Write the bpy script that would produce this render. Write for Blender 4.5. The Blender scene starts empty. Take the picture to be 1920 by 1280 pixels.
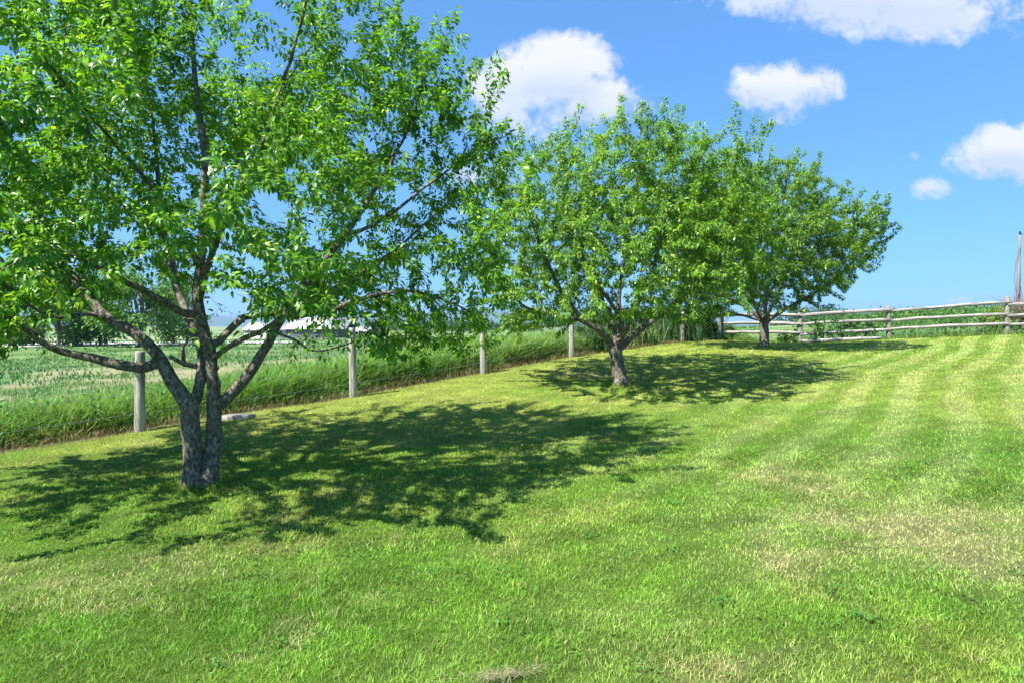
import bpy, math, random
import numpy as np
from mathutils import Vector

R = math.radians
sc = bpy.context.scene
COL = sc.collection
rng = np.random.default_rng(7)
random.seed(7)
EYE = 1.75
FPX = 1150.0          # focal length in photo pixels (1920 wide)

# ------------------------------------------------------------------ helpers
def tag(o, label=None, cat=None, group=None, kind=None):
    if label: o['label'] = label
    if cat: o['category'] = cat
    if group: o['group'] = group
    if kind: o['kind'] = kind
    return o

def empty(name, loc, rz=0.0):
    o = bpy.data.objects.new(name, None)
    o.empty_display_size = 0.3
    COL.objects.link(o)
    o.location = loc
    o.rotation_euler = (0, 0, rz)
    return o

def link(name, me, mat, parent=None, smooth=True):
    if mat is not None:
        me.materials.append(mat)
    if smooth:
        me.polygons.foreach_set('use_smooth', np.ones(len(me.polygons), dtype=bool))
    o = bpy.data.objects.new(name, me)
    COL.objects.link(o)
    if parent is not None:
        o.parent = parent
    return o

def np_mesh(name, verts, tris=None, quads=None, col=None, uv=None):
    """verts (n,3); tris (a,3); quads (b,4); col (n,3) per-vertex colour"""
    me = bpy.data.meshes.new(name)
    verts = np.ascontiguousarray(verts, dtype=np.float32)
    parts, starts, off = [], [], 0
    if tris is not None and len(tris):
        t = np.ascontiguousarray(tris, dtype=np.int32)
        parts.append(t.ravel()); starts.append(np.arange(len(t)) * 3 + off); off += t.size
    if quads is not None and len(quads):
        q = np.ascontiguousarray(quads, dtype=np.int32)
        parts.append(q.ravel()); starts.append(np.arange(len(q)) * 4 + off); off += q.size
    loops = np.concatenate(parts); st = np.concatenate(starts).astype(np.int32)
    me.vertices.add(len(verts)); me.vertices.foreach_set('co', verts.ravel())
    me.loops.add(len(loops)); me.loops.foreach_set('vertex_index', loops)
    me.polygons.add(len(st)); me.polygons.foreach_set('loop_start', st)
    me.update(calc_edges=True)
    if col is not None:
        a = me.color_attributes.new('tint', 'FLOAT_COLOR', 'POINT')
        c = np.ones((len(verts), 4), dtype=np.float32); c[:, :3] = col
        a.data.foreach_set('color', c.ravel())
    return me

class MB:
    """collects shapes of ONE part"""
    def __init__(s): s.v = []; s.t = []; s.q = []; s.c = []; s.n = 0
    def add(s, v, t=None, q=None, col=None):
        v = np.asarray(v, dtype=float)
        if t is not None and len(t): s.t.append(np.asarray(t) + s.n)
        if q is not None and len(q): s.q.append(np.asarray(q) + s.n)
        s.v.append(v); s.n += len(v)
        if col is not None:
            col = np.asarray(col, dtype=float)
            s.c.append(np.broadcast_to(col, (len(v), 3)) if col.ndim == 1 else col)
    def build(s, name, mat, parent=None, smooth=True, origin=None):
        v = np.concatenate(s.v)
        if origin is not None: v = v - np.asarray(origin)
        me = np_mesh(name, v, np.concatenate(s.t) if s.t else None,
                     np.concatenate(s.q) if s.q else None,
                     np.concatenate(s.c) if s.c else None)
        return link(name, me, mat, parent, smooth)
    def tube(s, pts, rad, sides=8, cap=True, rough=0.0, rs=None, flat=None):
        pts = np.asarray(pts, dtype=float); rad = np.broadcast_to(np.asarray(rad, dtype=float), (len(pts),))
        d = np.gradient(pts, axis=0); d /= np.linalg.norm(d, axis=1)[:, None] + 1e-9
        ref = np.array([0.13, 0.21, 0.97]) if abs(d[0][2]) < 0.8 else np.array([0.97, 0.13, 0.2])
        a = np.cross(d, ref); a /= np.linalg.norm(a, axis=1)[:, None] + 1e-9
        b = np.cross(d, a)
        th = np.linspace(0, 2 * np.pi, sides, endpoint=False)
        ring = (np.cos(th)[None, :, None] * a[:, None, :] + np.sin(th)[None, :, None] * b[:, None, :])
        rr = np.repeat(rad[:, None], sides, 1)
        if rough > 0:
            rr = rr * (1 + rough * (rs or rng).normal(size=rr.shape).clip(-2, 2))
        v = (pts[:, None, :] + ring * rr[:, :, None]).reshape(-1, 3)
        n = len(pts)
        i = np.arange(n - 1)[:, None] * sides; j = np.arange(sides)[None, :]; k = (np.arange(sides) + 1) % sides
        q = np.stack([i + j, i + k[None, :], i + sides + k[None, :], i + sides + j], -1).reshape(-1, 4)
        t = None
        if cap:
            v = np.concatenate([v, pts[:1], pts[-1:]])
            c0, c1 = n * sides, n * sides + 1
            jj = np.arange(sides)
            t = np.concatenate([np.stack([np.full(sides, c0), k, jj], -1),
                                np.stack([np.full(sides, c1), (n - 1) * sides + jj, (n - 1) * sides + k], -1)])
        s.add(v, t, q)
    def box(s, lo, hi):
        x0, y0, z0 = lo; x1, y1, z1 = hi
        v = [(x0,y0,z0),(x1,y0,z0),(x1,y1,z0),(x0,y1,z0),(x0,y0,z1),(x1,y0,z1),(x1,y1,z1),(x0,y1,z1)]
        s.add(v, None, [(0,3,2,1),(4,5,6,7),(0,1,5,4),(1,2,6,5),(2,3,7,6),(3,0,4,7)])

def _hash(ix, iy, iz, seed):
    h = (ix.astype(np.int64) * 374761393 + iy.astype(np.int64) * 668265263 + iz.astype(np.int64) * 2147483647 + seed * 974711) & 0xFFFFFFFF
    h = ((h ^ (h >> 13)) * 1274126177) & 0xFFFFFFFF
    h = ((h ^ (h >> 16)) * 2246822519) & 0xFFFFFFFF
    return ((h ^ (h >> 15)) & 0xFFFFFF) / float(0xFFFFFF)

def vnoise(x, y, z=None, seed=0):
    x = np.asarray(x, dtype=float); y = np.asarray(y, dtype=float)
    z = np.zeros_like(x) if z is None else np.asarray(z, dtype=float)
    ix, iy, iz = np.floor(x), np.floor(y), np.floor(z)
    fx, fy, fz = x - ix, y - iy, z - iz
    fx, fy, fz = [f * f * (3 - 2 * f) for f in (fx, fy, fz)]
    ix, iy, iz = ix.astype(np.int64), iy.astype(np.int64), iz.astype(np.int64)
    out = 0
    for dx in (0, 1):
        for dy in (0, 1):
            for dz in (0, 1):
                w = (fx if dx else 1 - fx) * (fy if dy else 1 - fy) * (fz if dz else 1 - fz)
                out = out + w * _hash(ix + dx, iy + dy, iz + dz, seed)
    return out

def fbm(x, y, z=None, seed=0, oct=4):
    a, s, tot, f = 0.5, 0, 0, 1.0
    for o in range(oct):
        s = s + a * vnoise(np.asarray(x) * f, np.asarray(y) * f, None if z is None else np.asarray(z) * f, seed + o * 17)
        tot += a; a *= 0.5; f *= 2.03
    return s / tot

def sstep(a, b, x):
    t = np.clip((x - a) / (b - a), 0, 1)
    return t * t * (3 - 2 * t)

# ------------------------------------------------------------------ terrain
F0 = np.array([-5.4, 8.9]); FD = np.array([2.36, 2.83])
FU = FD / np.linalg.norm(FD); FN = np.array([FU[1], -FU[0]])      # FN points on to the lawn
FENCE_H = {0: 1.51, 1: 1.34, 2: 1.12, 3: 0.90, 4: 0.74, 5: 0.61, 6: 0.62}
RAIL = [(8.9, 26.1), (11.75, 25.0), (15.0, 24.4), (18.6, 23.05), (22.2, 21.4), (26.5, 18.8), (34.0, 13.0)]
ctrl = [(0, 0, 1.75), (0, 3, 1.72), (-4, 2, 1.85), (5, 2, 1.62), (-3.2, 6.3, 1.65), (2.3, 13, 1.25), (8.25, 20.1, .73),
        (6, 7, 1.40), (12, 12, 0.95), (10, 5, 1.3), (18, 14, .62), (25, 12, .45), (1.5, 8, 1.52),
        (11.75, 25, .70), (15, 24.4, .53), (18.6, 23.05, .34), (24, 21, .2), (34, 13, 0.1),
        (-12, 12, 1.75), (-20, 25, 1.85), (-10, 30, 1.55), (-40, 77, 2.05), (-60, 140, 3.1), (-20, 90, 2.2), (-60, 30, 2.3),
        (0, 35, 1.0), (5, 60, 1.2), (15, 40, .55), (25, 45, .1), (40, 45, -.5), (60, 75, -.9), (35, 80, 0.1), (10, 130, 1.9),
        (80, 40, -.8), (100, 120, -.8), (0, -20, 1.9), (-30, -10, 2.3), (40, -10, .8), (-80, -60, 3), (80, -60, .5),
        (-120, 60, 3), (-150, 200, 4), (0, 220, 3), (150, 220, 1), (50, 180, 1.5)]
for k, h in FENCE_H.items():
    p = F0 + FD * k
    ctrl.append((p[0], p[1], h))
p = F0 - FD; ctrl.append((p[0], p[1], 1.68))
ctrl = np.array(ctrl, dtype=float)
def _tps(r): return np.where(r > 1e-6, r * r * np.log(r + 1e-9), 0)
_P = ctrl[:, :2] / 10.0
_K = _tps(np.linalg.norm(_P[:, None] - _P[None], axis=2)) + np.eye(len(_P)) * 0.004
_A = np.block([[_K, np.ones((len(_P), 1)), _P], [np.ones((1, len(_P))), np.zeros((1, 3))], [_P.T, np.zeros((2, 3))]])
_W = np.linalg.solve(_A, np.concatenate([ctrl[:, 2], np.zeros(3)]))
def ground(x, y):
    x = np.atleast_1d(np.asarray(x, dtype=float)); y = np.atleast_1d(np.asarray(y, dtype=float))
    out = np.empty_like(x)
    for i in range(0, len(x), 20000):
        q = np.stack([x[i:i+20000], y[i:i+20000]], -1) / 10.0
        out[i:i+20000] = _tps(np.linalg.norm(q[:, None] - _P[None], axis=2)) @ _W[:len(_P)] + _W[-3] + q @ _W[-2:]
    r = np.hypot(x, y)
    w = sstep(110, 230, r)
    far = 3.0 + np.minimum(r, 3000) * 0.0012
    h = out * (1 - w) + far * w
    und = (fbm(x * 0.35, y * 0.35, seed=5, oct=3) - .5) * 0.09 * sstep(2, 6, r) * (1 - sstep(100, 200, r))
    return EYE - h + und
def gz(x, y): return float(ground([x], [y])[0])
def at(px, py, depth):
    """photo pixel + distance -> point in the place"""
    return np.array([(px - 960) / FPX * depth, depth, EYE + (610 - py) / FPX * depth])
def st(x, y):
    dx = np.asarray(x) - F0[0]; dy = np.asarray(y) - F0[1]
    return dx * FN[0] + dy * FN[1], dx * FU[0] + dy * FU[1]
RX = np.array([p[0] for p in RAIL]); RY = np.array([p[1] for p in RAIL])
def rail_y(x): return np.interp(x, RX, RY)
def in_lawn(x, y, m=0.0):
    s, t = st(x, y)
    return (s > m) & ((y < rail_y(x) - m) | (x < RX[0]))

# ------------------------------------------------------------------ materials
def new_mat(name):
    m = bpy.data.materials.new(name); m.use_nodes = True
    nt = m.node_tree
    for n in list(nt.nodes): nt.nodes.remove(n)
    out = nt.nodes.new('ShaderNodeOutputMaterial')
    return m, nt, out
def N(nt, typ, **kw):
    n = nt.nodes.new(typ)
    for k, v in kw.items(): setattr(n, k, v)
    return n
def ramp(nt, fac, stops):
    r = N(nt, 'ShaderNodeValToRGB')
    el = r.color_ramp.elements
    while len(el) < len(stops): el.new(0.5)
    for e, (p, c) in zip(el, stops): e.position = p; e.color = (*c, 1)
    nt.links.new(fac, r.inputs['Fac'])
    return r.outputs['Color']
def noise(nt, scale, detail=4, rough=0.55, vec=None, dist=0.0):
    n = N(nt, 'ShaderNodeTexNoise'); n.inputs['Scale'].default_value = scale
    n.inputs['Detail'].default_value = detail; n.inputs['Roughness'].default_value = rough
    n.inputs['Distortion'].default_value = dist
    if vec is not None: nt.links.new(vec, n.inputs['Vector'])
    return n.outputs['Fac']
def objco(nt, scale=(1, 1, 1)):
    t = N(nt, 'ShaderNodeTexCoord'); mp = N(nt, 'ShaderNodeMapping'); mp.inputs['Scale'].default_value = scale
    nt.links.new(t.outputs['Object'], mp.inputs['Vector'])
    return mp.outputs['Vector']
def mixc(nt, fac, a, b, mode='MIX'):
    m = N(nt, 'ShaderNodeMix', data_type='RGBA', blend_type=mode)
    for s, v in ((m.inputs[0], fac), (m.inputs[6], a), (m.inputs[7], b)):
        if isinstance(v, (int, float)): s.default_value = v
        elif isinstance(v, tuple): s.default_value = (*v, 1)
        else: nt.links.new(v, s)
    return m.outputs[2]

def leaf_mat(name, rough=0.4, spec=0.5, transl=0.35, tcol=(1.5, 1.5, 0.55)):
    m, nt, out = new_mat(name)
    at_ = N(nt, 'ShaderNodeAttribute', attribute_name='tint')
    p = N(nt, 'ShaderNodeBsdfPrincipled')
    p.inputs['Roughness'].default_value = rough
    p.inputs['Specular IOR Level'].default_value = spec
    nt.links.new(at_.outputs['Color'], p.inputs['Base Color'])
    tr = N(nt, 'ShaderNodeBsdfTranslucent')
    nt.links.new(mixc(nt, 1.0, at_.outputs['Color'], tcol, 'MULTIPLY'), tr.inputs['Color'])
    mx = N(nt, 'ShaderNodeMixShader'); mx.inputs[0].default_value = transl
    nt.links.new(p.outputs[0], mx.inputs[1]); nt.links.new(tr.outputs[0], mx.inputs[2])
    nt.links.new(mx.outputs[0], out.inputs['Surface'])
    return m

def simple(name, col, rough=0.8, spec=0.3):
    m, nt, out = new_mat(name)
    p = N(nt, 'ShaderNodeBsdfPrincipled'); p.inputs['Base Color'].default_value = (*col, 1)
    p.inputs['Roughness'].default_value = rough; p.inputs['Specular IOR Level'].default_value = spec
    nt.links.new(p.outputs[0], out.inputs['Surface'])
    return m, nt, p

def surf(name, stops, scale=3.0, vscale=(1, 1, 1), detail=6, rough=0.85, bump=0.3, bscale=None, second=None):
    m, nt, out = new_mat(name)
    co = objco(nt, vscale)
    f = noise(nt, scale, detail, 0.6, co)
    c = ramp(nt, f, stops)
    if second:
        sc2, th, col2 = second
        f2 = noise(nt, sc2, 5, 0.65, co)
        k = ramp(nt, f2, [(th, (0, 0, 0)), (min(th + .1, 1), (1, 1, 1))])
        c = mixc(nt, k, c, col2)
    p = N(nt, 'ShaderNodeBsdfPrincipled'); p.inputs['Roughness'].default_value = rough
    p.inputs['Specular IOR Level'].default_value = 0.25
    nt.links.new(c, p.inputs['Base Color'])
    b = N(nt, 'ShaderNodeBump'); b.inputs['Strength'].default_value = bump; b.inputs['Distance'].default_value = 0.02
    nt.links.new(noise(nt, bscale or scale * 3, 6, 0.65, co), b.inputs['Height'])
    nt.links.new(b.outputs[0], p.inputs['Normal'])
    nt.links.new(p.outputs[0], out.inputs['Surface'])
    return m

M = {}
M['leaf'] = leaf_mat('apple_leaf', 0.40, 0.5, 0.45)
M['weed'] = leaf_mat('weed_leaf', 0.5, 0.35, 0.3)
M['grass'] = leaf_mat('lawn_blade', 0.55, 0.25, 0.30, (1.25, 1.25, 0.7))
M['tall'] = leaf_mat('tall_grass_blade', 0.5, 0.3, 0.35, (1.3, 1.3, 0.6))
M['bark'] = surf('bark', [(.32, (.034, .029, .023)), (.46, (.105, .092, .075)), (.59, (.21, .188, .155)), (.73, (.37, .345, .295))],
                 scale=34, vscale=(1, 1, .6), bump=1.0, bscale=60, second=(24, .60, (.36, .36, .31)))
M['post'] = surf('weathered_post', [(.34, (.12, .112, .10)), (.47, (.29, .275, .245)), (.66, (.47, .445, .40))],
                 scale=14, vscale=(1, 1, .12), bump=.6, bscale=40, second=(9, .66, (.12, .11, .09)))
M['rail'] = surf('weathered_rail', [(.3, (.12, .115, .105)), (.48, (.275, .262, .242)), (.7, (.43, .41, .375))],
                 scale=10, vscale=(.25, .25, 2.5), bump=.6, bscale=25, second=(6, .66, (.14, .13, .12)))
M['hewn_post'] = surf('hewn_post', [(.3, (.10, .085, .075)), (.5, (.22, .19, .165)), (.7, (.34, .30, .265))], scale=12, vscale=(1, 1, .15), bump=.6, bscale=30)
M['stone'] = surf('grey_stone', [(.3, (.14, .135, .12)), (.6, (.25, .24, .21)), (.8, (.33, .31, .28))], scale=8, bump=.5)
M['twig'] = surf('dead_twig', [(.3, (.10, .075, .06)), (.6, (.20, .15, .12)), (.8, (.30, .25, .20))], scale=10)
M['wire'], _, _p = simple('galvanised_wire', (.33, .33, .33), .45, .5); _p.inputs['Metallic'].default_value = .6
M['pole'] = surf('pole_wood', [(.3, (.10, .09, .082)), (.6, (.20, .185, .172)), (.8, (.30, .28, .265))], scale=8, vscale=(1, 1, .1), bump=.3)

# ground materials : vertex tint x fine noise
def tint_ground(name, fine=60, amt=.55, bump=.6):
    m, nt, out = new_mat(name)
    at_ = N(nt, 'ShaderNodeAttribute', attribute_name='tint')
    co = objco(nt)
    f = noise(nt, fine, 6, .7, co)
    k = ramp(nt, f, [(.3, (1 - amt,) * 3), (.7, (1 + amt * .5,) * 3)])
    c = mixc(nt, 1.0, at_.outputs['Color'], k, 'MULTIPLY')
    p = N(nt, 'ShaderNodeBsdfPrincipled'); p.inputs['Roughness'].default_value = .9; p.inputs['Specular IOR Level'].default_value = .15
    nt.links.new(c, p.inputs['Base Color'])
    b = N(nt, 'ShaderNodeBump'); b.inputs['Strength'].default_value = bump; b.inputs['Distance'].default_value = .03
    nt.links.new(f, b.inputs['Height']); nt.links.new(b.outputs[0], p.inputs['Normal'])
    nt.links.new(p.outputs[0], out.inputs['Surface'])
    return m
M['lawn'] = tint_ground('lawn_soil', 90, .6)
M['field'] = tint_ground('field_soil', 12, .55)

# ------------------------------------------------------------------ sky, sun, camera
SUN_EL, SHADOW = R(53), np.array([0.80, 0.60])        # direction in which shadows fall
SUN_AZ = math.atan2(-SHADOW[0], -SHADOW[1])            # compass-like: from +Y towards +X
SKY_STR = 0.075
w = bpy.data.worlds.new("World"); sc.world = w; w.use_nodes = True
nt = w.node_tree
for n in list(nt.nodes): nt.nodes.remove(n)
wo = N(nt, 'ShaderNodeOutputWorld'); bg = N(nt, 'ShaderNodeBackground'); bg.inputs['Strength'].default_value = SKY_STR
sky = N(nt, 'ShaderNodeTexSky', sky_type='NISHITA'); sky.sun_disc = False
sky.sun_elevation = SUN_EL; sky.sun_rotation = SUN_AZ
sky.air_density = 1.0; sky.dust_density = 0.1; sky.ozone_density = 3.5; sky.altitude = 100
hs = N(nt, 'ShaderNodeHueSaturation'); hs.inputs['Saturation'].default_value = 1.0; hs.inputs['Value'].default_value = 1.0
nt.links.new(sky.outputs[0], hs.inputs['Color'])
tc = N(nt, 'ShaderNodeTexCoord')
sx = N(nt, 'ShaderNodeSeparateXYZ'); nt.links.new(tc.outputs['Generated'], sx.inputs[0])
def mth(op, a, b=None, c=None, clamp=False):
    n = N(nt, 'ShaderNodeMath', operation=op, use_clamp=clamp)
    for i, v in enumerate((a, b, c)):
        if v is None: continue
        if isinstance(v, (int, float)): n.inputs[i].default_value = v
        else: nt.links.new(v, n.inputs[i])
    return n.outputs[0]
yy = mth('MAXIMUM', sx.outputs['Y'], 0.02)
uu = mth('DIVIDE', sx.outputs['X'], yy); vv = mth('DIVIDE', sx.outputs['Z'], yy)
front = mth('GREATER_THAN', sx.outputs['Y'], 0.05)
cv = N(nt, 'ShaderNodeCombineXYZ'); nt.links.new(uu, cv.inputs[0]); nt.links.new(vv, cv.inputs[1])
def cnoise(scale, det=7, rough=.58, off=0.0, dist=0.0):
    mp = N(nt, 'ShaderNodeMapping'); mp.inputs['Location'].default_value = (off, off * .7, 0)
    nt.links.new(cv.outputs[0], mp.inputs['Vector'])
    return noise(nt, scale, det, rough, mp.outputs['Vector'], dist)
n1 = cnoise(13, 8, .62, 3.1, .3); n2 = cnoise(36, 7, .66, 9.2, .4)
nn = mth('ADD', mth('MULTIPLY', mth('SUBTRACT', n1, .5), 2.1), mth('MULTIPLY', mth('SUBTRACT', n2, .5), 1.25))
# clouds as soft blobs in the direction of view: (px, py, half width, half height, density) of the photo
CLOUDS = [[(1035, 135, 105, 72, 1.05), (955, 165, 80, 62, .95), (1110, 185, 85, 55, .9), (1075, 120, 90, 60, 1.0), (905, 215, 75, 42, .5), (1040, 225, 120, 40, .55), (1165, 200, 55, 40, .6)],
          [(1455, 165, 95, 48, .85), (1420, 165, 60, 42, .8), (1530, 165, 50, 38, .7), (1475, 215, 60, 30, .5)],
          [(1600, 0, 190, 62, .85), (1720, 15, 165, 65, .95), (1480, -15, 170, 50, .8), (1860, 15, 110, 55, .5), (1650, -60, 270, 75, 1.0)],
          [(1885, 290, 95, 45, 1.0), (1870, 270, 55, 38, .95), (1930, 290, 90, 55, 1.0), (1820, 305, 60, 26, .65)],
          [(1745, 355, 48, 24, .62)], [(1712, 293, 16, 12, .5)], [(1050, 268, 45, 22, .35)], [(1815, 568, 55, 16, .55)], [(920, 330, 95, 50, .5)],
          [(2200, 150, 160, 80, 1.0), (-200, 200, 220, 90, .9)]]
tot = None; shade = None
for grp in CLOUDS:
    for (px, py, rx, ry, den) in grp:
        u0, v0 = (px - 960) / FPX, (610 - py) / FPX
        du = mth('MULTIPLY', mth('SUBTRACT', uu, u0), FPX / rx); dv = mth('MULTIPLY', mth('SUBTRACT', vv, v0), FPX / ry)
        d2 = mth('ADD', mth('MULTIPLY', du, du), mth('MULTIPLY', dv, dv))
        b = mth('MULTIPLY', mth('SUBTRACT', 1.0, mth('MULTIPLY', d2, .55)), den)
        tot = b if tot is None else mth('SMOOTH_MAX', tot, b, .15)
        sh = mth('MULTIPLY', mth('MAXIMUM', b, 0.0), dv)
        shade = sh if shade is None else mth('ADD', shade, sh)
dens = mth('ADD', tot, mth('MULTIPLY', nn, .66))
mr = N(nt, 'ShaderNodeMapRange', interpolation_type='SMOOTHSTEP'); nt.links.new(dens, mr.inputs[0])
mr.inputs[1].default_value = .24; mr.inputs[2].default_value = .80
mask = mth('MULTIPLY', mr.outputs[0], front)
lit = N(nt, 'ShaderNodeMapRange'); lit.inputs[1].default_value = -.75; lit.inputs[2].default_value = .5
nt.links.new(mth('ADD', shade, mth('MULTIPLY', nn, .35)), lit.inputs[0])
ccol = mixc(nt, lit.outputs[0], (3.4, 3.9, 4.8), (4.8, 4.85, 4.95))
mask = mth('MULTIPLY', mask, .96)
gm = N(nt, 'ShaderNodeGamma'); gm.inputs[1].default_value = .5; nt.links.new(hs.outputs[0], gm.inputs[0])
skyc = mixc(nt, 1.0, gm.outputs[0], (.68, 1.44, 2.42), 'MULTIPLY')
nt.links.new(mixc(nt, mask, skyc, ccol), bg.inputs['Color'])
nt.links.new(bg.outputs[0], wo.inputs['Surface'])

sun_d = bpy.data.lights.new('sun', 'SUN'); sun_d.energy = 5.0; sun_d.angle = R(.53); sun_d.color = (1, .95, .86)
sun = bpy.data.objects.new('sun', sun_d); COL.objects.link(sun)
sd = Vector((SHADOW[0] * math.cos(SUN_EL), SHADOW[1] * math.cos(SUN_EL), -math.sin(SUN_EL)))
sun.rotation_euler = sd.to_track_quat('-Z', 'Y').to_euler(); sun.location = (-20, -12, 35)

cam_d = bpy.data.cameras.new('camera'); cam = bpy.data.objects.new('camera', cam_d); COL.objects.link(cam)
cam.location = (0, 0, EYE); cam.rotation_euler = (R(90), 0, 0)
cam_d.sensor_width = 36; cam_d.lens = FPX / 1920 * 36; cam_d.shift_y = -30 / 1920
cam_d.clip_start = .05; cam_d.clip_end = 30000
sc.camera = cam
sc.view_settings.view_transform = 'Standard'; sc.view_settings.look = 'None'; sc.view_settings.gamma = 1
sc.view_settings.use_curve_mapping = False; sc.view_settings.exposure = 1.45

# ------------------------------------------------------------------ lawn colour
def hit(px, py):
    d = 10.0
    for _ in range(30):
        x = (px - 960) / FPX * d
        h = EYE - gz(x, d)
        d = .5 * d + .5 * h * FPX / (py - 610)
    return (px - 960) / FPX * d, d
DRY = [(1700, 985, 1.0, .30, .9), (1800, 1020, .9, .22, .9), (1890, 1060, .55, .22, .9), (1480, 1045, .55, .25, .55), (1560, 1000, .8, .25, .5),
       (120, 1075, .9, .22, .55), (300, 1060, .4, .15, .35), (1100, 700, .8, .35, .6), (1500, 900, .7, .4, .35), (1650, 870, .8, .4, .3),
       (1350, 1250, .6, .2, .35), (1240, 1160, .5, .2, .25)]
DRYW = [(*hit(px, py), rx, ry, a) for px, py, rx, ry, a in DRY]
LUSH = [(500, 1150, .9, .35, .8), (150, 1180, .7, .3, .7), (1720, 1110, .6, .25, .7), (1600, 1180, .5, .2, .5), (760, 1060, .8, .25, .5), (1380, 1120, .35, .15, .5), (1830, 850, 1.2, .6, .7), (980, 1190, .35, .12, .6), (1440, 770, 1.5, .35, .5)]
LUSHW = [(*hit(px, py), rx, ry, a) for px, py, rx, ry, a in LUSH]
GREEN = np.array([.182, .365, .034]); LUSHC = np.array([.110, .310, .020]); YEL = np.array([.372, .458, .078])
STRAW = np.array([.54, .50, .24]); PALE = np.array([.46, .56, .20]); OLIVE = np.array([.29, .34, .05])
def lawn_fields(x, y):
    s, t = st(x, y)
    r = np.hypot(x, y)
    wob = (fbm(t * .16, s * .16, seed=40, oct=3) - .5) * 1.6
    ph = (s + wob * .8) / .82
    stripe = np.sin(ph * 2 * np.pi) * .5 + .5
    stripe = sstep(.25, .75, stripe) * (.45 + 1.0 * fbm(t * .5, s * 1.2, seed=41, oct=3))
    a = fbm(x * .55, y * .55, seed=11); b = fbm(x * 2.1, y * 2.1, seed=12); c = fbm(x * 7.5, y * 7.5, seed=13, oct=3)
    ye = np.clip(sstep(4.5, 12, y) * .75 + (1 - sstep(.3, 2.6, s)) * .5 + (a - .5) * 1.6 + (b - .5) * 1.3 + (c - .5) * .8 + .05, 0, 1)
    dry = np.zeros_like(x); lush = np.zeros_like(x)
    for (cx, cy, rx, ry, am) in DRYW:
        rx, ry = rx * 1.0, ry * 1.6
        dry = np.maximum(dry, am * np.exp(-(((x - cx) / rx) ** 2 + ((y - cy) / ry) ** 2)))
    for (cx, cy, rx, ry, am) in LUSHW:
        lush = np.maximum(lush, am * np.exp(-(((x - cx) / rx) ** 2 + ((y - cy) / (ry * 1.7)) ** 2)))
    dry = dry * sstep(.2, .62, b * .6 + c * .4) * 1.5 + .38 * sstep(.62, .76, b * .55 + c * .45)
    dry = np.clip(dry * (.25 + .8 * c), 0, .65)
    return s, t, r, stripe, ye, dry, np.clip(lush * (.5 + b), 0, 1), a, b, c
def lawn_col(x, y):
    s, t, r, stripe, ye, dry, lush, a, b, c = lawn_fields(x, y)
    col = GREEN[None] * (1 - ye[:, None]) + YEL[None] * ye[:, None]
    pale = sstep(3.4, 8, s) * (.25 + .75 * sstep(4, 9, r)) * stripe * .36  # mowing stripes: sheen of the leaning blades put into the colour as pale bands
    col = col * (1 - pale[:, None]) + PALE[None] * pale[:, None]
    dk = sstep(3.0, 6, s) * np.clip(1 - stripe * 1.3, 0, 1) * .45 * sstep(3.5, 8, r)  # duller look of the swaths between, also put into the colour
    col = col * (1 - dk[:, None]) + GREEN[None] * dk[:, None]
    lu = lush * .75
    col = col * (1 - lu[:, None]) + LUSHC[None] * lu[:, None]
    ol = sstep(.5, .72, a) * .35 * sstep(.8, -.2, y / 8)
    col = col * (1 - ol[:, None]) + OLIVE[None] * ol[:, None]
    col = col * (1 - dry[:, None]) + STRAW[None] * dry[:, None]
    mo = fbm(x * 5.5, y * 5.5, seed=19, oct=3); col = col * (.80 + .40 * sstep(.3, .7, mo))[:, None]
    return col

# ------------------------------------------------------------------ lawn sheet
def make_lawn():
    ss = np.concatenate([np.linspace(0, 22, 120), np.linspace(23, 46, 12)])
    nt_ = 170
    V = []
    for s_ in ss:
        tt = np.linspace(-34, 60, 800)
        x = F0[0] + FN[0] * s_ + FU[0] * tt; y = F0[1] + FN[1] * s_ + FU[1] * tt
        ok = ~((y > rail_y(x)) & (x > RX[0] - 3.0))
        ok &= y < 26.15
        tmax = tt[np.argmax(~ok)] if (~ok).any() else 20
        t_ = -22 + (tmax + 22) * np.linspace(0, 1, nt_)
        V.append(np.stack([F0[0] + FN[0] * s_ + FU[0] * t_, F0[1] + FN[1] * s_ + FU[1] * t_], -1))
    V = np.array(V).reshape(-1, 2)
    z = ground(V[:, 0], V[:, 1])
    i = np.arange(len(ss) - 1)[:, None] * nt_; j = np.arange(nt_ - 1)[None]
    q = np.stack([i + j, i + nt_ + j, i + nt_ + j + 1, i + j + 1], -1).reshape(-1, 4)
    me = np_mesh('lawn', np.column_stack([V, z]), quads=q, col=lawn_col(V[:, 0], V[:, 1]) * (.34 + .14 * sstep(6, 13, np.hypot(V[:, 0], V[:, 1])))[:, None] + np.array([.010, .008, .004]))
    tag(link('lawn', me, M['lawn']), kind='structure')
make_lawn()

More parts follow.
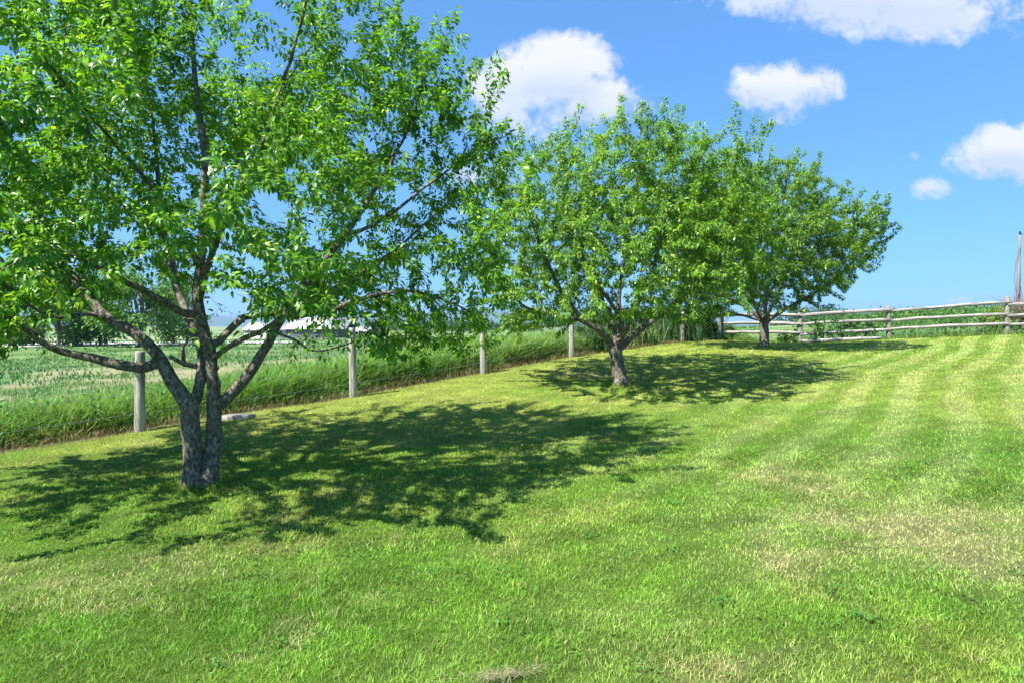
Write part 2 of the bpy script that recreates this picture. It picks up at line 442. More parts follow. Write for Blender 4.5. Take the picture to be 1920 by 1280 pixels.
def field_col(x, y):
    s, t = st(x, y)
    r = np.hypot(x, y)
    a = fbm(x * .22, y * .22, seed=21); b = fbm(x * .9, y * .9, seed=22)
    g1 = np.array([.08, .18, .055]); g2 = np.array([.15, .22, .07]); soil = np.array([.33, .235, .17])
    f = sstep(.35, .65, a)[:, None]
    col = g1 * (1 - f) + g2 * f
    so = (sstep(.44, .58, a * .45 + b * .55) * sstep(-1.6, -4.0, s) * (1 - sstep(24, 46, r)))[:, None]
    so = so * .6
    col = col * (1 - so) + soil * so
    tan = (sstep(55, 90, r) * sstep(.5, .62, fbm(x * .02, y * .05, seed=23)) * .6)[:, None]
    col = col * (1 - tan) + np.array([.36, .36, .20]) * tan
    edge = ((1 - sstep(.2, .7, np.abs(s + .15))) * .8)[:, None]
    return col * (1 - edge) + np.array([.13, .10, .06]) * edge
def make_field():
    rr = np.concatenate([[0.3], np.geomspace(1, 7000, 150)]); na = 288
    th = np.linspace(0, 2 * np.pi, na, endpoint=False)
    x = (rr[:, None] * np.sin(th)[None]).ravel(); y = (rr[:, None] * np.cos(th)[None]).ravel()
    z = ground(x, y)
    s, t = st(x, y)
    inside = sstep(-.1, 1.2, s) * np.where(x > RX[0] - 2, sstep(.2, -1.2, y - rail_y(x)), sstep(27.5, 26, y))
    z = z - .012 - .25 * inside
    i = np.arange(len(rr) - 1)[:, None] * na; j = np.arange(na)[None]; k = (j + 1) % na
    q = np.stack([i + j, i + na + j, i + na + k, i + k], -1).reshape(-1, 4)
    q = q[:, ::-1]
    me = np_mesh('field', np.column_stack([x, y, z]), quads=q, col=field_col(x, y))
    tag(link('field', me, M['field']), kind='structure')
make_field()

# ------------------------------------------------------------------ blades
def blades(px, py, pz, h, wdt, ang, lean, col, nseg=2, twist=None, tipc=1.15, curl=1.0):
    """vectorised ribbons: nseg quads/tri ; returns verts, tris, quads, colours"""
    n = len(px)
    lx, ly = np.cos(ang) * lean, np.sin(ang) * lean
    ta = ang + np.pi / 2 + (rng.normal(0, .9, n) if twist is None else twist)
    wx, wy = np.cos(ta), np.sin(ta)
    rows = []
    cols = []
    for k in range(nseg):
        f = k / nseg
        cx = px + lx * h * f ** (1 + curl); cy = py + ly * h * f ** (1 + curl); cz = pz + h * (f - .28 * np.minimum(lean, 1.5) * f ** 2.2)
        ww = wdt * (1 - .45 * f) * .5
        rows.append(np.stack([np.stack([cx - wx * ww, cy - wy * ww, cz], -1), np.stack([cx + wx * ww, cy + wy * ww, cz], -1)], 1))
        cols.append(np.repeat((col * (.72 + (tipc - .72) * f))[:, None], 2, 1))
    tip = np.stack([px + lx * h, py + ly * h, pz + h * (1 - .28 * np.minimum(lean, 1.5))], -1)[:, None]
    V = np.concatenate(rows + [tip], 1); C = np.concatenate(cols + [(col * tipc)[:, None]], 1)
    m = 2 * nseg + 1
    b = np.arange(n)[:, None] * m
    quads = [b + np.array([[2 * k, 2 * k + 1, 2 * k + 3, 2 * k + 2]]) for k in range(nseg - 1)]
    tris = b + np.array([[2 * nseg - 2, 2 * nseg - 1, 2 * nseg]])
    return V.reshape(-1, 3), tris, (np.concatenate(quads) if quads else None), C.reshape(-1, 3)

def lawn_grass():
    bands = [(.5, 1.7, 3500, .005, 2), (1.7, 4.5, 12500, .0036, 2), (4.5, 8, 5600, .0052, 2), (8, 14, 1500, .009, 1), (14, 30, 420, .018, 1)]
    mb = MB()
    for (r0, r1, dens, wd, ns) in bands:
        half = R(60) if r0 < 8 else R(54)
        area = half * (r1 * r1 - r0 * r0)
        n = int(area * dens)
        r = np.sqrt(rng.uniform(r0 * r0, r1 * r1, n)); a = rng.uniform(-half, half, n)
        x = r * np.sin(a); y = r * np.cos(a)
        # a ragged border with strays beyond it
        ok = in_lawn(x + rng.normal(0, .05, n), y + rng.normal(0, .05, n), .0)
        x, y, r = x[ok], y[ok], r[ok]; n = len(x)
        # tufts with thin gaps between them
        tuft = vnoise(x * 15, y * 15, seed=44) * .6 + vnoise(x * 34, y * 34, seed=45) * .4
        keep = rng.random(n) < .50 + .6 * sstep(.30, .62, tuft) + sstep(7, 10, r)
        x, y, r, tuft = x[keep], y[keep], r[keep], tuft[keep]; n = len(x)
        s, t, rr, stripe, ye, dry, lush, fa, fb, fc = lawn_fields(x, y)
        z = ground(x, y) - .004
        h = rng.uniform(.018, .046, n) * (.7 + .6 * fb) * (1 - .35 * dry) * (1 + .25 * lush)
        h *= 1 + .35 * sstep(8, 20, r)
        h *= .70 + .55 * tuft * (1 - .4 * sstep(7, 10, r))
        col = lawn_col(x, y)
        v = rng.normal(1.0, .28, n).clip(.35, 1.8)[:, None]
        col = col * v
        pick = rng.random(n)
        straw = pick < (.028 + .05 * sstep(.45, .7, fb) + .40 * dry)
        col[straw] = STRAW * rng.uniform(.6, 1.15, straw.sum())[:, None]
        yl = (pick > .92); col[yl] = col[yl] * .4 + np.array([.36, .44, .07]) * .6
        ang = rng.uniform(0, 2 * np.pi, n)
        # mowing: in one swath the blades lie away, in the next towards the camera
        lie = math.atan2(FU[1], FU[0])
        lay = rng.random(n) < .30 * sstep(4, 9, r)
        ang[lay] = lie + np.where(stripe[lay] > .5, 0, np.pi) + rng.normal(0, .5, lay.sum())
        lean = rng.uniform(.15, 1.0, n); lean[straw] += .35
        V, T, Q, C = blades(x, y, z, h, wd * rng.uniform(.7, 1.35, n), ang, lean, col, ns)
        mb.add(V, T, Q, C)
    # longer grass the mower leaves round each trunk
    for (cx, cy, rr_) in ((-3.2, 6.3, .22), (2.3, 13.0, .2), (8.25, 20.1, .2)):
        n = 700; a = rng.uniform(0, 6.28, n); r = rr_ * rng.normal(1.0, .28, n).clip(.4, 2)
        x = cx + np.cos(a) * r; y = cy + np.sin(a) * r
        V, T, Q, C = blades(x, y, ground(x, y) - .01, rng.uniform(.04, .14, n), rng.uniform(.004, .007, n) * (1 + cy * .04), rng.uniform(0, 6.28, n), rng.uniform(.2, 1, n), lawn_col(x, y) * rng.uniform(.4, 1.1, (n, 1)), 2)
        mb.add(V, T, Q, C)
    tag(mb.build('lawn_grass', M['grass']), 'short mown green and straw coloured grass of the lawn', 'grass', kind='stuff')
lawn_grass()

# ------------------------------------------------------------------ leaves
def leaf_mesh(mb, pos, dirv, nrm, L, W, col, detail=2, fold=.5, droop=.42):
    n = len(pos)
    d = dirv / (np.linalg.norm(dirv, axis=1)[:, None] + 1e-9)
    u = np.cross(nrm, d); u /= np.linalg.norm(u, axis=1)[:, None] + 1e-9
    nn_ = np.cross(d, u)
    L = L[:, None]; W = W[:, None]
    dr = droop * rng.uniform(.2, 1.6, n)[:, None]; fo = fold * rng.uniform(.1, 1.5, n)[:, None]
    def P(f, side, wf):
        return pos + d * L * f + u * (side * W * wf * .5) + nn_ * (abs(side) * W * wf * .5 * fo - L * dr * f * f)
    if detail >= 2:
        V = np.stack([pos, P(.32, -1, .92), P(.32, 0, 0), P(.32, 1, .92), P(.68, -1, .8), P(.68, 0, 0), P(.68, 1, .8), P(1, 0, 0)], 1)
        t = np.array([[0, 2, 1], [0, 3, 2], [4, 5, 7], [5, 6, 7]]); q = np.array([[1, 2, 5, 4], [2, 3, 6, 5]]); m = 8
    else:
        V = np.stack([pos, P(.45, -1, 1), P(.45, 0, 0), P(.45, 1, 1), P(1, 0, 0)], 1)
        t = np.array([[0, 2, 1], [0, 3, 2], [1, 2, 4], [2, 3, 4]]); q = None; m = 5
    b = (np.arange(n) * m)[:, None, None]
    mb.add(V.reshape(-1, 3), (b + t[None]).reshape(-1, 3), None if q is None else (b + q[None]).reshape(-1, 4),
           np.repeat(col, m, 0))

def unit(a): return a / (np.linalg.norm(a, axis=-1)[..., None] + 1e-9)

def on_fence(s, t):
    return F0[0] + FN[0] * s + FU[0] * t, F0[1] + FN[1] * s + FU[1] * t

def tall_grass():
    mb = MB()
    # belt of tall grass along the outside of the fence
    n = 150000
    t = rng.uniform(-7, 27, n); s = -np.abs(rng.gamma(2.0, .62, n)) - .18
    keep = rng.random(n) < np.clip(1.25 - (t + 7) / 50, .3, 1)
    t, s = t[keep], s[keep]; n = len(t)
    x, y = on_fence(s, t); z = ground(x, y) - .02
    kk = ~((t > 14.2) & (s > -1.7) & (rng.random(n) < .85)); x, y, z, s, t = x[kk], y[kk], z[kk], s[kk], t[kk]; n = len(x)
    cl = fbm(x * 1.3, y * 1.3, seed=31); cl2 = fbm(x * .45, y * .45, seed=33)
    near = 1 - sstep(4, 13, t)
    h = (.34 + .42 * cl + .30 * rng.random(n)) * sstep(0, -.9, s) * (.75 + .5 * cl2) * (1.0 - .15 * sstep(10, 20, t))
    h *= (1 - .6 * sstep(-1.5, -3.0, s)) * (.72 + .28 * sstep(-1, 5, t))
    h = np.maximum(h, .10)
    g1 = np.array([.095, .235, .040]); g2 = np.array([.20, .34, .10]); g3 = np.array([.26, .33, .13])
    f = np.clip(cl * 1.2 - .1 + rng.normal(0, .2, n), 0, 1)[:, None]
    col = g1 * (1 - f) + g2 * f
    f3 = (sstep(6, 16, t) * .7 * rng.random(n))[:, None]
    col = col * (1 - f3) + g3 * f3
    col *= rng.normal(1.05, .36, n).clip(.35, 2.0)[:, None]
    br = rng.random(n) < .6 * (1 - sstep(.2, .55, -s)) * fbm(x * .8, y * .8, seed=37) * 1.6 + .04
    col[br] = np.array([.24, .17, .09]) * rng.uniform(.5, 1.3, br.sum())[:, None]
    ang = rng.uniform(0, 2 * np.pi, n)
    tow = rng.random(n) < .25; ang[tow] = math.atan2(.25, 1) + rng.normal(0, .6, tow.sum())
    V, T, Q, C = blades(x, y, z, h, rng.uniform(.006, .020, n) * (1 + .05 * t.clip(0, 20)), ang, rng.uniform(.1, 1.1, n), col, 4, tipc=1.2, curl=.9)
    mb.add(V, T, Q, C)
    # seed stalks and broad weeds among the blades
    n = 1700; t = rng.uniform(-7, 20, n); s = -rng.gamma(2.2, .5, n) - .15
    x, y = on_fence(s, t); z = ground(x, y) - .02
    V, T, Q, C = blades(x, y, z, rng.uniform(.5, 1.0, n) * (.8 + .3 * vnoise(x, y, seed=39)), rng.uniform(.004, .008, n) * (1 + .05 * t.clip(0, 20)), rng.uniform(0, 6.28, n), rng.uniform(.05, .45, n),
                        np.array([.36, .36, .16]) * rng.uniform(.6, 1.3, (n, 1)), 4)
    mb.add(V, T, Q, C)
    n = 9000; t = rng.uniform(-7, 14.5, n); s = -rng.gamma(1.8, .5, n) - .2
    x, y = on_fence(s, t); ck = vnoise(x * 1.7, y * 1.7, seed=46) > .56; x, y, t = x[ck], y[ck], t[ck]; n = len(x)
    p = np.column_stack([x, y, ground(x, y) + rng.uniform(.05, .5, n)])
    Lw = rng.uniform(.04, .11, n)
    leaf_mesh(mb, p, unit(rng.normal(0, 1, (n, 3)) + np.array([0, 0, .3])), unit(rng.normal(0, .5, (n, 3)) + np.array([0, 0, 1.])), Lw, Lw * .5,
              np.array([.085, .20, .045]) * rng.uniform(.5, 1.6, (n, 1)), 1)
    tag(mb.build('tall_grass', M['tall']), 'tall uncut green grass growing along the outside of the fence', 'grass', kind='stuff')
    # brown dead strip right under the fence
    n = 8000
    t = rng.uniform(-7, 26, n); s = rng.normal(-.16, .12, n)
    x, y = on_fence(s, t); z = ground(x, y) - .01
    pat = fbm(x * .9, y * .9, seed=36)
    h = rng.uniform(.05, .20, n) * (.5 + pat)
    col = np.where((rng.random(n) < .62)[:, None], np.array([.27, .185, .10]), np.array([.15, .20, .06])) * rng.uniform(.4, 1.25, n)[:, None]
    ang = rng.uniform(0, 2 * np.pi, n)
    V, T, Q, C = blades(x, y, z, h, rng.uniform(.004, .010, n) * (1 + .05 * t.clip(0, 20)), ang, rng.uniform(.3, 1.6, n), col, 2)
    mb = MB(); mb.add(V, T, Q, C)
    tag(mb.build('dead_grass', M['tall']), 'brown dead grass stems in a strip at the foot of the fence', 'grass', kind='stuff')
    # unmown fringe under the rail fence
    n = 9000; mb = MB()
    x = rng.uniform(8.7, 33, n); y = rail_y(x) + rng.normal(.02, .16, n); z = ground(x, y) - .02
    col = (np.array([.10, .22, .035]) + np.array([.12, .10, .03]) * rng.random((n, 1))) * rng.normal(1, .3, n).clip(.4, 1.8)[:, None]
    V, T, Q, C = blades(x, y, z, rng.uniform(.08, .30, n) * (.5 + vnoise(x * 1.1, y * 1.1, seed=38)), rng.uniform(.012, .026, n), rng.uniform(0, 6.28, n), rng.uniform(.1, .9, n), col, 3)
    mb.add(V, T, Q, C)
    tag(mb.build('fence_grass', M['tall']), 'unmown grass fringe along the foot of the rail fence', 'grass', kind='stuff')
    # low crop and weeds over the field
    mb = MB()
    for (r0, r1, n, wd, hh) in ((7, 22, 70000, .016, .12), (22, 60, 60000, .05, .20), (60, 130, 22000, .15, .3)):
        r = np.sqrt(rng.uniform(r0 * r0, r1 * r1, n)); a = rng.uniform(R(-47), R(22), n)
        x = r * np.sin(a); y = r * np.cos(a)
        s, tt = st(x, y)
        ok = (s < -1.2) & (fbm(x * .9, y * .9, seed=22) * .55 + fbm(x * .22, y * .22, seed=21) * .45 < rng.uniform(.40, .58, n))
        x, y, r = x[ok], y[ok], r[ok]; m_ = len(x)
        z = ground(x, y) - .01
        c1 = np.array([.08, .20, .065]); c2 = np.array([.17, .27, .085])
        f = np.clip(fbm(x * .3, y * .3, seed=24) * 1.6 - .4 + rng.normal(0, .2, m_), 0, 1)[:, None]
        col = (c1 * (1 - f) + c2 * f) * rng.normal(1, .2, m_).clip(.5, 1.6)[:, None]
        V, T, Q, C = blades(x, y, z, hh * rng.uniform(.5, 1.3, m_), wd * rng.uniform(.6, 1.4, m_), rng.uniform(0, 6.28, m_), rng.uniform(.2, 1.0, m_), col, 2)
        mb.add(V, T, Q, C)
    tag(mb.build('field_weeds', M['tall']), 'low bluish green weeds scattered over the field beyond the fence', 'weeds', kind='stuff')
tall_grass()

# ------------------------------------------------------------------ apple trees (space colonisation on hand-laid limbs)
def resample(pts, step):
    pts = np.asarray(pts, dtype=float)
    # Catmull-Rom through the points
    P = np.concatenate([[2 * pts[0] - pts[1]], pts, [2 * pts[-1] - pts[-2]]])
    out = []
    for i in range(1, len(P) - 2):
        n = max(1, int(round(np.linalg.norm(P[i + 1] - P[i]) / step)))
        for k in range(n):
            t = k / n
            out.append(.5 * ((2 * P[i]) + (-P[i-1] + P[i+1]) * t + (2*P[i-1] - 5*P[i] + 4*P[i+1] - P[i+2]) * t*t + (-P[i-1] + 3*P[i] - 3*P[i+1] + P[i+2]) * t**3))
    out.append(pts[-1])
    return np.array(out)

def build_tree(name, label, base, limbs, env, natt, seed, group, leafL=.075, nleaf=9, step=.12, kill=.26, infl=1.6,
               colors=None, detail=2, tipshoots=.5, rad_scale=1.0, gap=.47, maxleaf=60000, clear=()):
    rs = np.random.default_rng(seed)
    base = np.array([base[0], base[1], gz(*base)])
    pos, par, lab, rmin = [], [], [], []
    for li, (pts, r0, r1, label_i, attach) in enumerate(limbs):
        pts = resample(pts, step)
        pts[1:-1] += rs.normal(0, .004, pts[1:-1].shape)
        if attach and len(pos):
            A = np.array(pos); j = int(np.argmin(np.linalg.norm(A - pts[0], axis=1))); prev = j; start = 1
        else:
            prev = -1; start = 0
        for k in range(start, len(pts)):
            pos.append(pts[k]); par.append(prev); lab.append(label_i)
            f = k / max(1, len(pts) - 1); rmin.append(r0 + (r1 - r0) * f if r0 > 0 else -r0 + (r1 + r0) * f ** .55)
            prev = len(pos) - 1
    nseed = len(pos)
    # attraction points inside the crown, in clumps
    def opened(p, leaf=False):
        px = 960 + p[:, 0] / p[:, 1] * FPX; py = 610 - (p[:, 2] - EYE) / p[:, 1] * FPX
        k = np.zeros(len(p), dtype=bool)
        for (x0, y0, x1, y1, dmax, pr) in clear:
            k |= (px > x0) & (px < x1) & (py > y0) & (py < y1) & (p[:, 1] < dmax) & (rs.random(len(p)) < pr)
        return ~k
    att = []
    while len(att) < natt:
        c = env(rs, 4000)
        nz = fbm(c[:, 0] * 1.15, c[:, 1] * 1.15, c[:, 2] * 1.25, seed=seed + 3, oct=2)
        c = c[nz > gap + rs.normal(0, .035, len(c))]
        c = c[opened(c)]
        att.extend(c.tolist())
    att = np.array(att[:natt])
    pos = [np.array(p) for p in pos]
    A = np.array(pos)
    best = np.full(len(att), 1e9); bi = np.zeros(len(att), dtype=int)
    def update(new_idx):
        nonlocal best, bi
        P = np.array([pos[i] for i in new_idx])
        for c0 in range(0, len(P), 400):
            d = np.linalg.norm(att[:, None] - P[None, c0:c0+400], axis=2)
            j = d.argmin(1); dm = d[np.arange(len(att)), j]
            m_ = dm < best
            best[m_] = dm[m_]; bi[m_] = np.array(new_idx)[c0 + j[m_]]
    lowlab = [i for i in range(nseed) if rmin[i] < .075 * rad_scale + .02]
    update(lowlab)
    nchild = {}
    for it in range(70):
        live = best > kill
        if live.sum() < 10: break
        sel = live & (best < infl * (1 + .02 * it))
        if not sel.any(): break
        idx = bi[sel]; v = unit(att[sel] - np.array([pos[i] for i in idx]))
        acc = {}
        for i, vv_ in zip(idx, v):
            if i in acc: acc[i] = acc[i] + vv_
            else: acc[i] = vv_
        new = []
        for i, vv_ in acc.items():
            if nchild.get(i, 0) > 3: continue
            p0 = pos[i]
            pd = p0 - pos[par[i]] if par[i] >= 0 else np.array([0, 0, 1.])
            d = unit(vv_) + .35 * unit(pd) + rs.normal(0, .16, 3) + np.array([0, 0, .06])
            np_ = p0 + unit(d) * step
            pos.append(np_); par.append(i); lab.append(lab[i]); rmin.append(0)
            nchild[i] = nchild.get(i, 0) + 1
            new.append(len(pos) - 1)
        if not new: break
        update(new)
    n0 = len(pos)
    has = np.zeros(n0, dtype=int)
    for i in range(n0):
        if par[i] >= 0: has[par[i]] += 1
    # free shoots sticking out of the crown
    ctr = np.array([base[0], base[1], base[2] + 2.2])
    tips = [i for i in range(nseed, n0) if has[i] == 0]
    for i in tips:
        if rs.random() > tipshoots: continue
        out = pos[i] - ctr
        far = np.linalg.norm(out[:2])
        if out[2] < .6 and rs.random() < .7: continue
        d = unit(pos[i] - pos[par[i]]) * .6 + unit(out) * .5 + np.array([0, 0, .55 if out[2] > .5 else -.1]) + rs.normal(0, .22, 3)
        prev = i
        for k in range(int(rs.integers(2, 9))):
            d = unit(d + rs.normal(0, .13, 3) + np.array([0, 0, .05]))
            pos.append(pos[prev] + d * .10); par.append(prev); lab.append(lab[i]); rmin.append(0)
            prev = len(pos) - 1
    pos = np.array(pos); par = np.array(par); n = len(pos); rmin = np.array(rmin); lab = np.array(lab)
    # pipe-model radii
    e = 2.35; acc = np.zeros(n); rad = np.zeros(n); cnt = np.zeros(n, dtype=int)
    np.add.at(cnt, par[par >= 0], 1)
    for i in range(n - 1, -1, -1):
        a = acc[i] if acc[i] > 0 else (.0022 * rad_scale) ** e
        rad[i] = max(a ** (1 / e), rmin[i])
        if rmin[i] > 0: rad[i] = rmin[i] if rmin[i] > .02 else max(rmin[i], min(rad[i], .03))
        if par[i] >= 0: acc[par[i]] += min(rad[i], .06) ** e
    for i in range(nseed, n):          # a side branch is thinner than what it grows from
        rad[i] = min(rad[i], rad[par[i]] * .92)
    hgt = pos[:, 2] - base[2]
    low = (rad > .05)
    rad = np.where(low, rad * (1 + .42 * np.clip(1 - hgt / .22, 0, 1.2) ** 2), rad)
    kids = [[] for _ in range(n)]
    for i in range(n):
        if par[i] >= 0: kids[par[i]].append(i)
    root = empty(name, tuple(base))
    tag(root, label, 'tree', group)
    parts = {}
    stack = [(i, -1) for i in range(n) if par[i] < 0]
    while stack:
        i, frm = stack.pop()
        chain = [] if frm < 0 else [frm]
        lb = lab[i]
        while True:
            chain.append(i)
            same = [c for c in kids[i]]
            if not same: break
            same.sort(key=lambda c: ((lab[c] == lb) * 10 + (c < nseed) * 5 + rad[c]), reverse=True)
            for c in same[1:]: stack.append((c, i))
            i = same[0]
        P = pos[chain]; r = rad[chain].copy()
        if frm >= 0: r[0] = min(r[0], r[1] * 1.25) if len(r) > 1 else r[0]
        if len(P) < 2: continue
        sides = 12 if r.max() > .06 else (7 if r.max() > .02 else (5 if r.max() > .008 else 3))
        mb = parts.setdefault(int(lb), MB())
        mb.tube(P - base, r, sides, cap=True, rough=.035 if r.max() > .03 else 0, rs=rs)
    for lb in sorted(parts):
        parts[lb].build('trunk' if lb == 0 else 'branch', M['bark'], root)
    # leaves on thin wood
    thin = np.where((rad < .011 * rad_scale + .002) & (np.arange(n) >= 0))[0]
    cand = thin[par[thin] >= 0]
    tipness = np.array([1.35 if not kids[i] else 1.0 for i in cand])
    cnts = rs.poisson(nleaf * tipness * np.where(rad[cand] < .006, 1.0, .6))
    if cnts.sum() > maxleaf: cnts = rs.binomial(cnts, maxleaf / cnts.sum())
    ids = np.repeat(cand, cnts)
    m_ = len(ids)
    tw = unit(pos[ids] - pos[par[ids]])
    p0 = pos[ids] - tw * rs.uniform(0, step, m_)[:, None]
    kp = opened(p0); ids = ids[kp]; p0 = p0[kp]; tw = tw[kp]; m_ = len(ids)
    side = unit(rs.normal(0, 1, (m_, 3)))
    side = unit(side - tw * (side * tw).sum(1)[:, None] * .7)
    p0 = p0 + side * rs.uniform(.005, .05, m_)[:, None]
    outw = unit(p0 - ctr)
    dirv = unit(side * .8 + tw * .35 + outw * .25 + np.array([0, 0, -.38])[None] + rs.normal(0, .2, (m_, 3)))
    nrm = unit(np.array([0, 0, 1.0])[None] + outw * .35 + rs.normal(0, .42, (m_, 3)))
    L = leafL * rs.normal(1, .22, m_).clip(.5, 1.6); W = L * rs.uniform(.42, .60, m_)
    cA, cB, cC = colors
    tnoise = fbm(p0[:, 0] * 1.3, p0[:, 1] * 1.3, p0[:, 2] * 1.3, seed=seed + 9, oct=2)
    young = np.clip((rad[ids] < .0035) * .45 + rs.normal(0, .28, m_) + (tnoise - .5) * 1.2, 0, 1)[:, None]
    col = np.array(cA) * (1 - young) + np.array(cB) * young
    odd = rs.random(m_) < .03
    col[odd] = np.array(cC)
    col = col * rs.normal(1, .18, m_).clip(.5, 1.6)[:, None]
    mb = MB(); leaf_mesh(mb, p0 - base, dirv, nrm, L, W, col, detail)
    mb.build('crown', M['leaf'], root)
    print(name, 'nodes', n, 'leaves', m_)
    return root

def profile_env(base, prof, hollow=None, lobes=None, squash=(1, 1), off=(0, 0), noise_amp=.16, nseed=1, cen=(0, 0)):
    """prof: list of (height, radius) above the ground ; bottom follows the list"""
    bz = gz(*base); hs_ = np.array([p[0] for p in prof]); rs_ = np.array([p[1] for p in prof])
    def f(rs, n):
        h = rs.uniform(hs_[0], hs_[-1], n); a = rs.uniform(0, 2 * np.pi, n); rm = np.interp(h, hs_, rs_)
        rmax = rs_.max()
        r = rmax * np.sqrt(rs.random(n)) 
        lim = rm * (1 + noise_amp * 2 * (fbm(np.cos(a) * 1.6 + 7, np.sin(a) * 1.6 + h * .9, seed=nseed, oct=2) - .5) * 2)
        ok = r < lim
        # more wood and leaf in the outer shell
        ok &= rs.random(n) < .35 + .65 * sstep(.25, .8, r / np.maximum(lim, .1)) + .6 * sstep(.25, .55, (h - hs_[0]) / (hs_[-1] - hs_[0]))
        if hollow is not None: ok &= ~((r < hollow[0]) & (h < hollow[1]))
        h, a, r = h[ok], a[ok], r[ok]
        # top and bottom feather
        return np.stack([base[0] + cen[0] + off[0] * h / 3 + np.cos(a) * r * squash[0], base[1] + cen[1] + off[1] * h / 3 + np.sin(a) * r * squash[1], bz + h], -1)
    return f

def L_(depths, pxs):
    """a limb sketched on photo pixels with its own distance at each point"""
    d = np.interp(np.linspace(0, 1, len(pxs)), np.linspace(0, 1, len(depths)), depths)
    return [at(px, py, dd) for (px, py), dd in zip(pxs, d)]

GRP = 'apple trees in a row on the lawn'
CA, CB, CC = (.055, .170, .014), (.195, .400, .025), (.36, .44, .03)
T1 = (-3.2, 6.3)
t1 = [ (L_([6.3, 6.25, 6.2], [(365, 920), (361, 880), (360, 830), (356, 765)]), .098, .088, 0, False),
       (L_([6.32, 6.35, 6.4, 6.4, 6.3], [(388, 920), (394, 870), (402, 820), (401, 760), (398, 700), (390, 650), (375, 590), (370, 545), (378, 480), (382, 400), (385, 300), (372, 200), (362, 90), (355, -60), (350, -200)]), -.100, .010, 0, False),
       (L_([6.2, 6.3, 6.7, 7.1], [(358, 768), (325, 715), (290, 660), (255, 625), (205, 600), (160, 550), (125, 510), (100, 470), (60, 400), (10, 300), (-60, 180)]), -.088, .010, 1, True),
       (L_([6.25, 6.0, 5.5], [(300, 690), (265, 690), (230, 685), (170, 670), (95, 650), (40, 612), (-20, 575), (-90, 520)]), .055, .012, 2, True),
       (L_([6.5, 6.2, 5.9], [(206, 600), (160, 588), (110, 596), (50, 570), (0, 520)]), .028, .008, 1, True),
       (L_([6.25, 6.45, 6.9, 7.6], [(360, 765), (376, 712), (378, 660), (350, 590), (320, 500), (300, 380), (290, 260), (270, 120)]), -0.066, .012, 3, True),
       (L_([6.4, 6.2], [(378, 690), (345, 682), (318, 668)]), .03, .02, 3, True),
       (L_([6.3, 6.3], [(345, 680), (341, 650), (352, 640)]), .024, .012, 3, True),
       (L_([6.4, 6.0, 5.5, 5.2], [(366, 598), (313, 570), (264, 542), (203, 511), (162, 493), (110, 468), (30, 430)]), .045, .010, 4, True),
       (L_([6.35, 6.4, 6.7, 7.0], [(405, 765), (430, 742), (465, 703), (490, 663), (515, 622), (532, 588), (552, 560), (592, 510), (642, 448), (685, 385), (725, 320), (770, 230), (800, 130)]), -.074, .008, 5, True),
       (L_([6.55, 6.5, 6.3], [(527, 598), (570, 590), (616, 582), (680, 560), (760, 545), (830, 560), (890, 590)]), .036, .007, 5, True),
       (L_([6.4, 6.0, 5.6], [(398, 668), (447, 640), (488, 623), (524, 597), (590, 560), (660, 520), (740, 470)]), .032, .008, 6, True),
       (L_([6.4, 6.8, 7.6], [(398, 660), (427, 623), (459, 595), (508, 587), (560, 570), (640, 540), (740, 470), (840, 380)]), .042, .008, 7, True),
       (L_([6.5, 6.2, 6.0], [(540, 626), (580, 654), (622, 656), (664, 640), (700, 640)]), .014, .005, 5, True),
       (L_([6.4, 5.6, 4.9], [(374, 560), (392, 490), (430, 400), (480, 300), (520, 190), (560, 60), (590, -80)]), -0.044, .010, 8, True),
       (L_([6.4, 5.7, 4.6], [(376, 500), (330, 420), (260, 320), (180, 230), (90, 120)]), -0.040, .010, 9, True),
       (L_([6.4, 7.2, 8.2], [(380, 440), (420, 350), (480, 240), (560, 120), (640, 20)]), -0.040, .010, 10, True),
       (L_([6.9, 6.9, 6.8], [(640, 450), (720, 410), (800, 350), (880, 290), (960, 250)]), .024, .006, 5, True),
]
build_tree('apple_tree', 'large twin stemmed apple tree nearest the camera, its top above the frame', T1, t1,
           profile_env(T1, [(1.25, 2.5), (1.7, 3.2), (2.6, 3.5), (3.5, 3.3), (4.2, 2.55), (5.0, 1.75), (5.8, 1.1), (6.5, .5)], hollow=(1.3, 2.15), nseed=3, squash=(1, .78), cen=(0, .25)),
           6200, 101, GRP, leafL=.054, nleaf=17.5, colors=(CA, CB, CC), maxleaf=185000, tipshoots=.85, gap=.492, kill=.19,
           clear=[(50, 602, 345, 900, 99, .93), (225, 535, 470, 900, 99, .88), (430, 592, 690, 900, 99, .84), (-200, 690, 700, 950, 99, 1), (690, 700, 960, 900, 99, 1), (90, 480, 340, 602, 6.35, .6), (330, 460, 430, 540, 6.5, .5)])

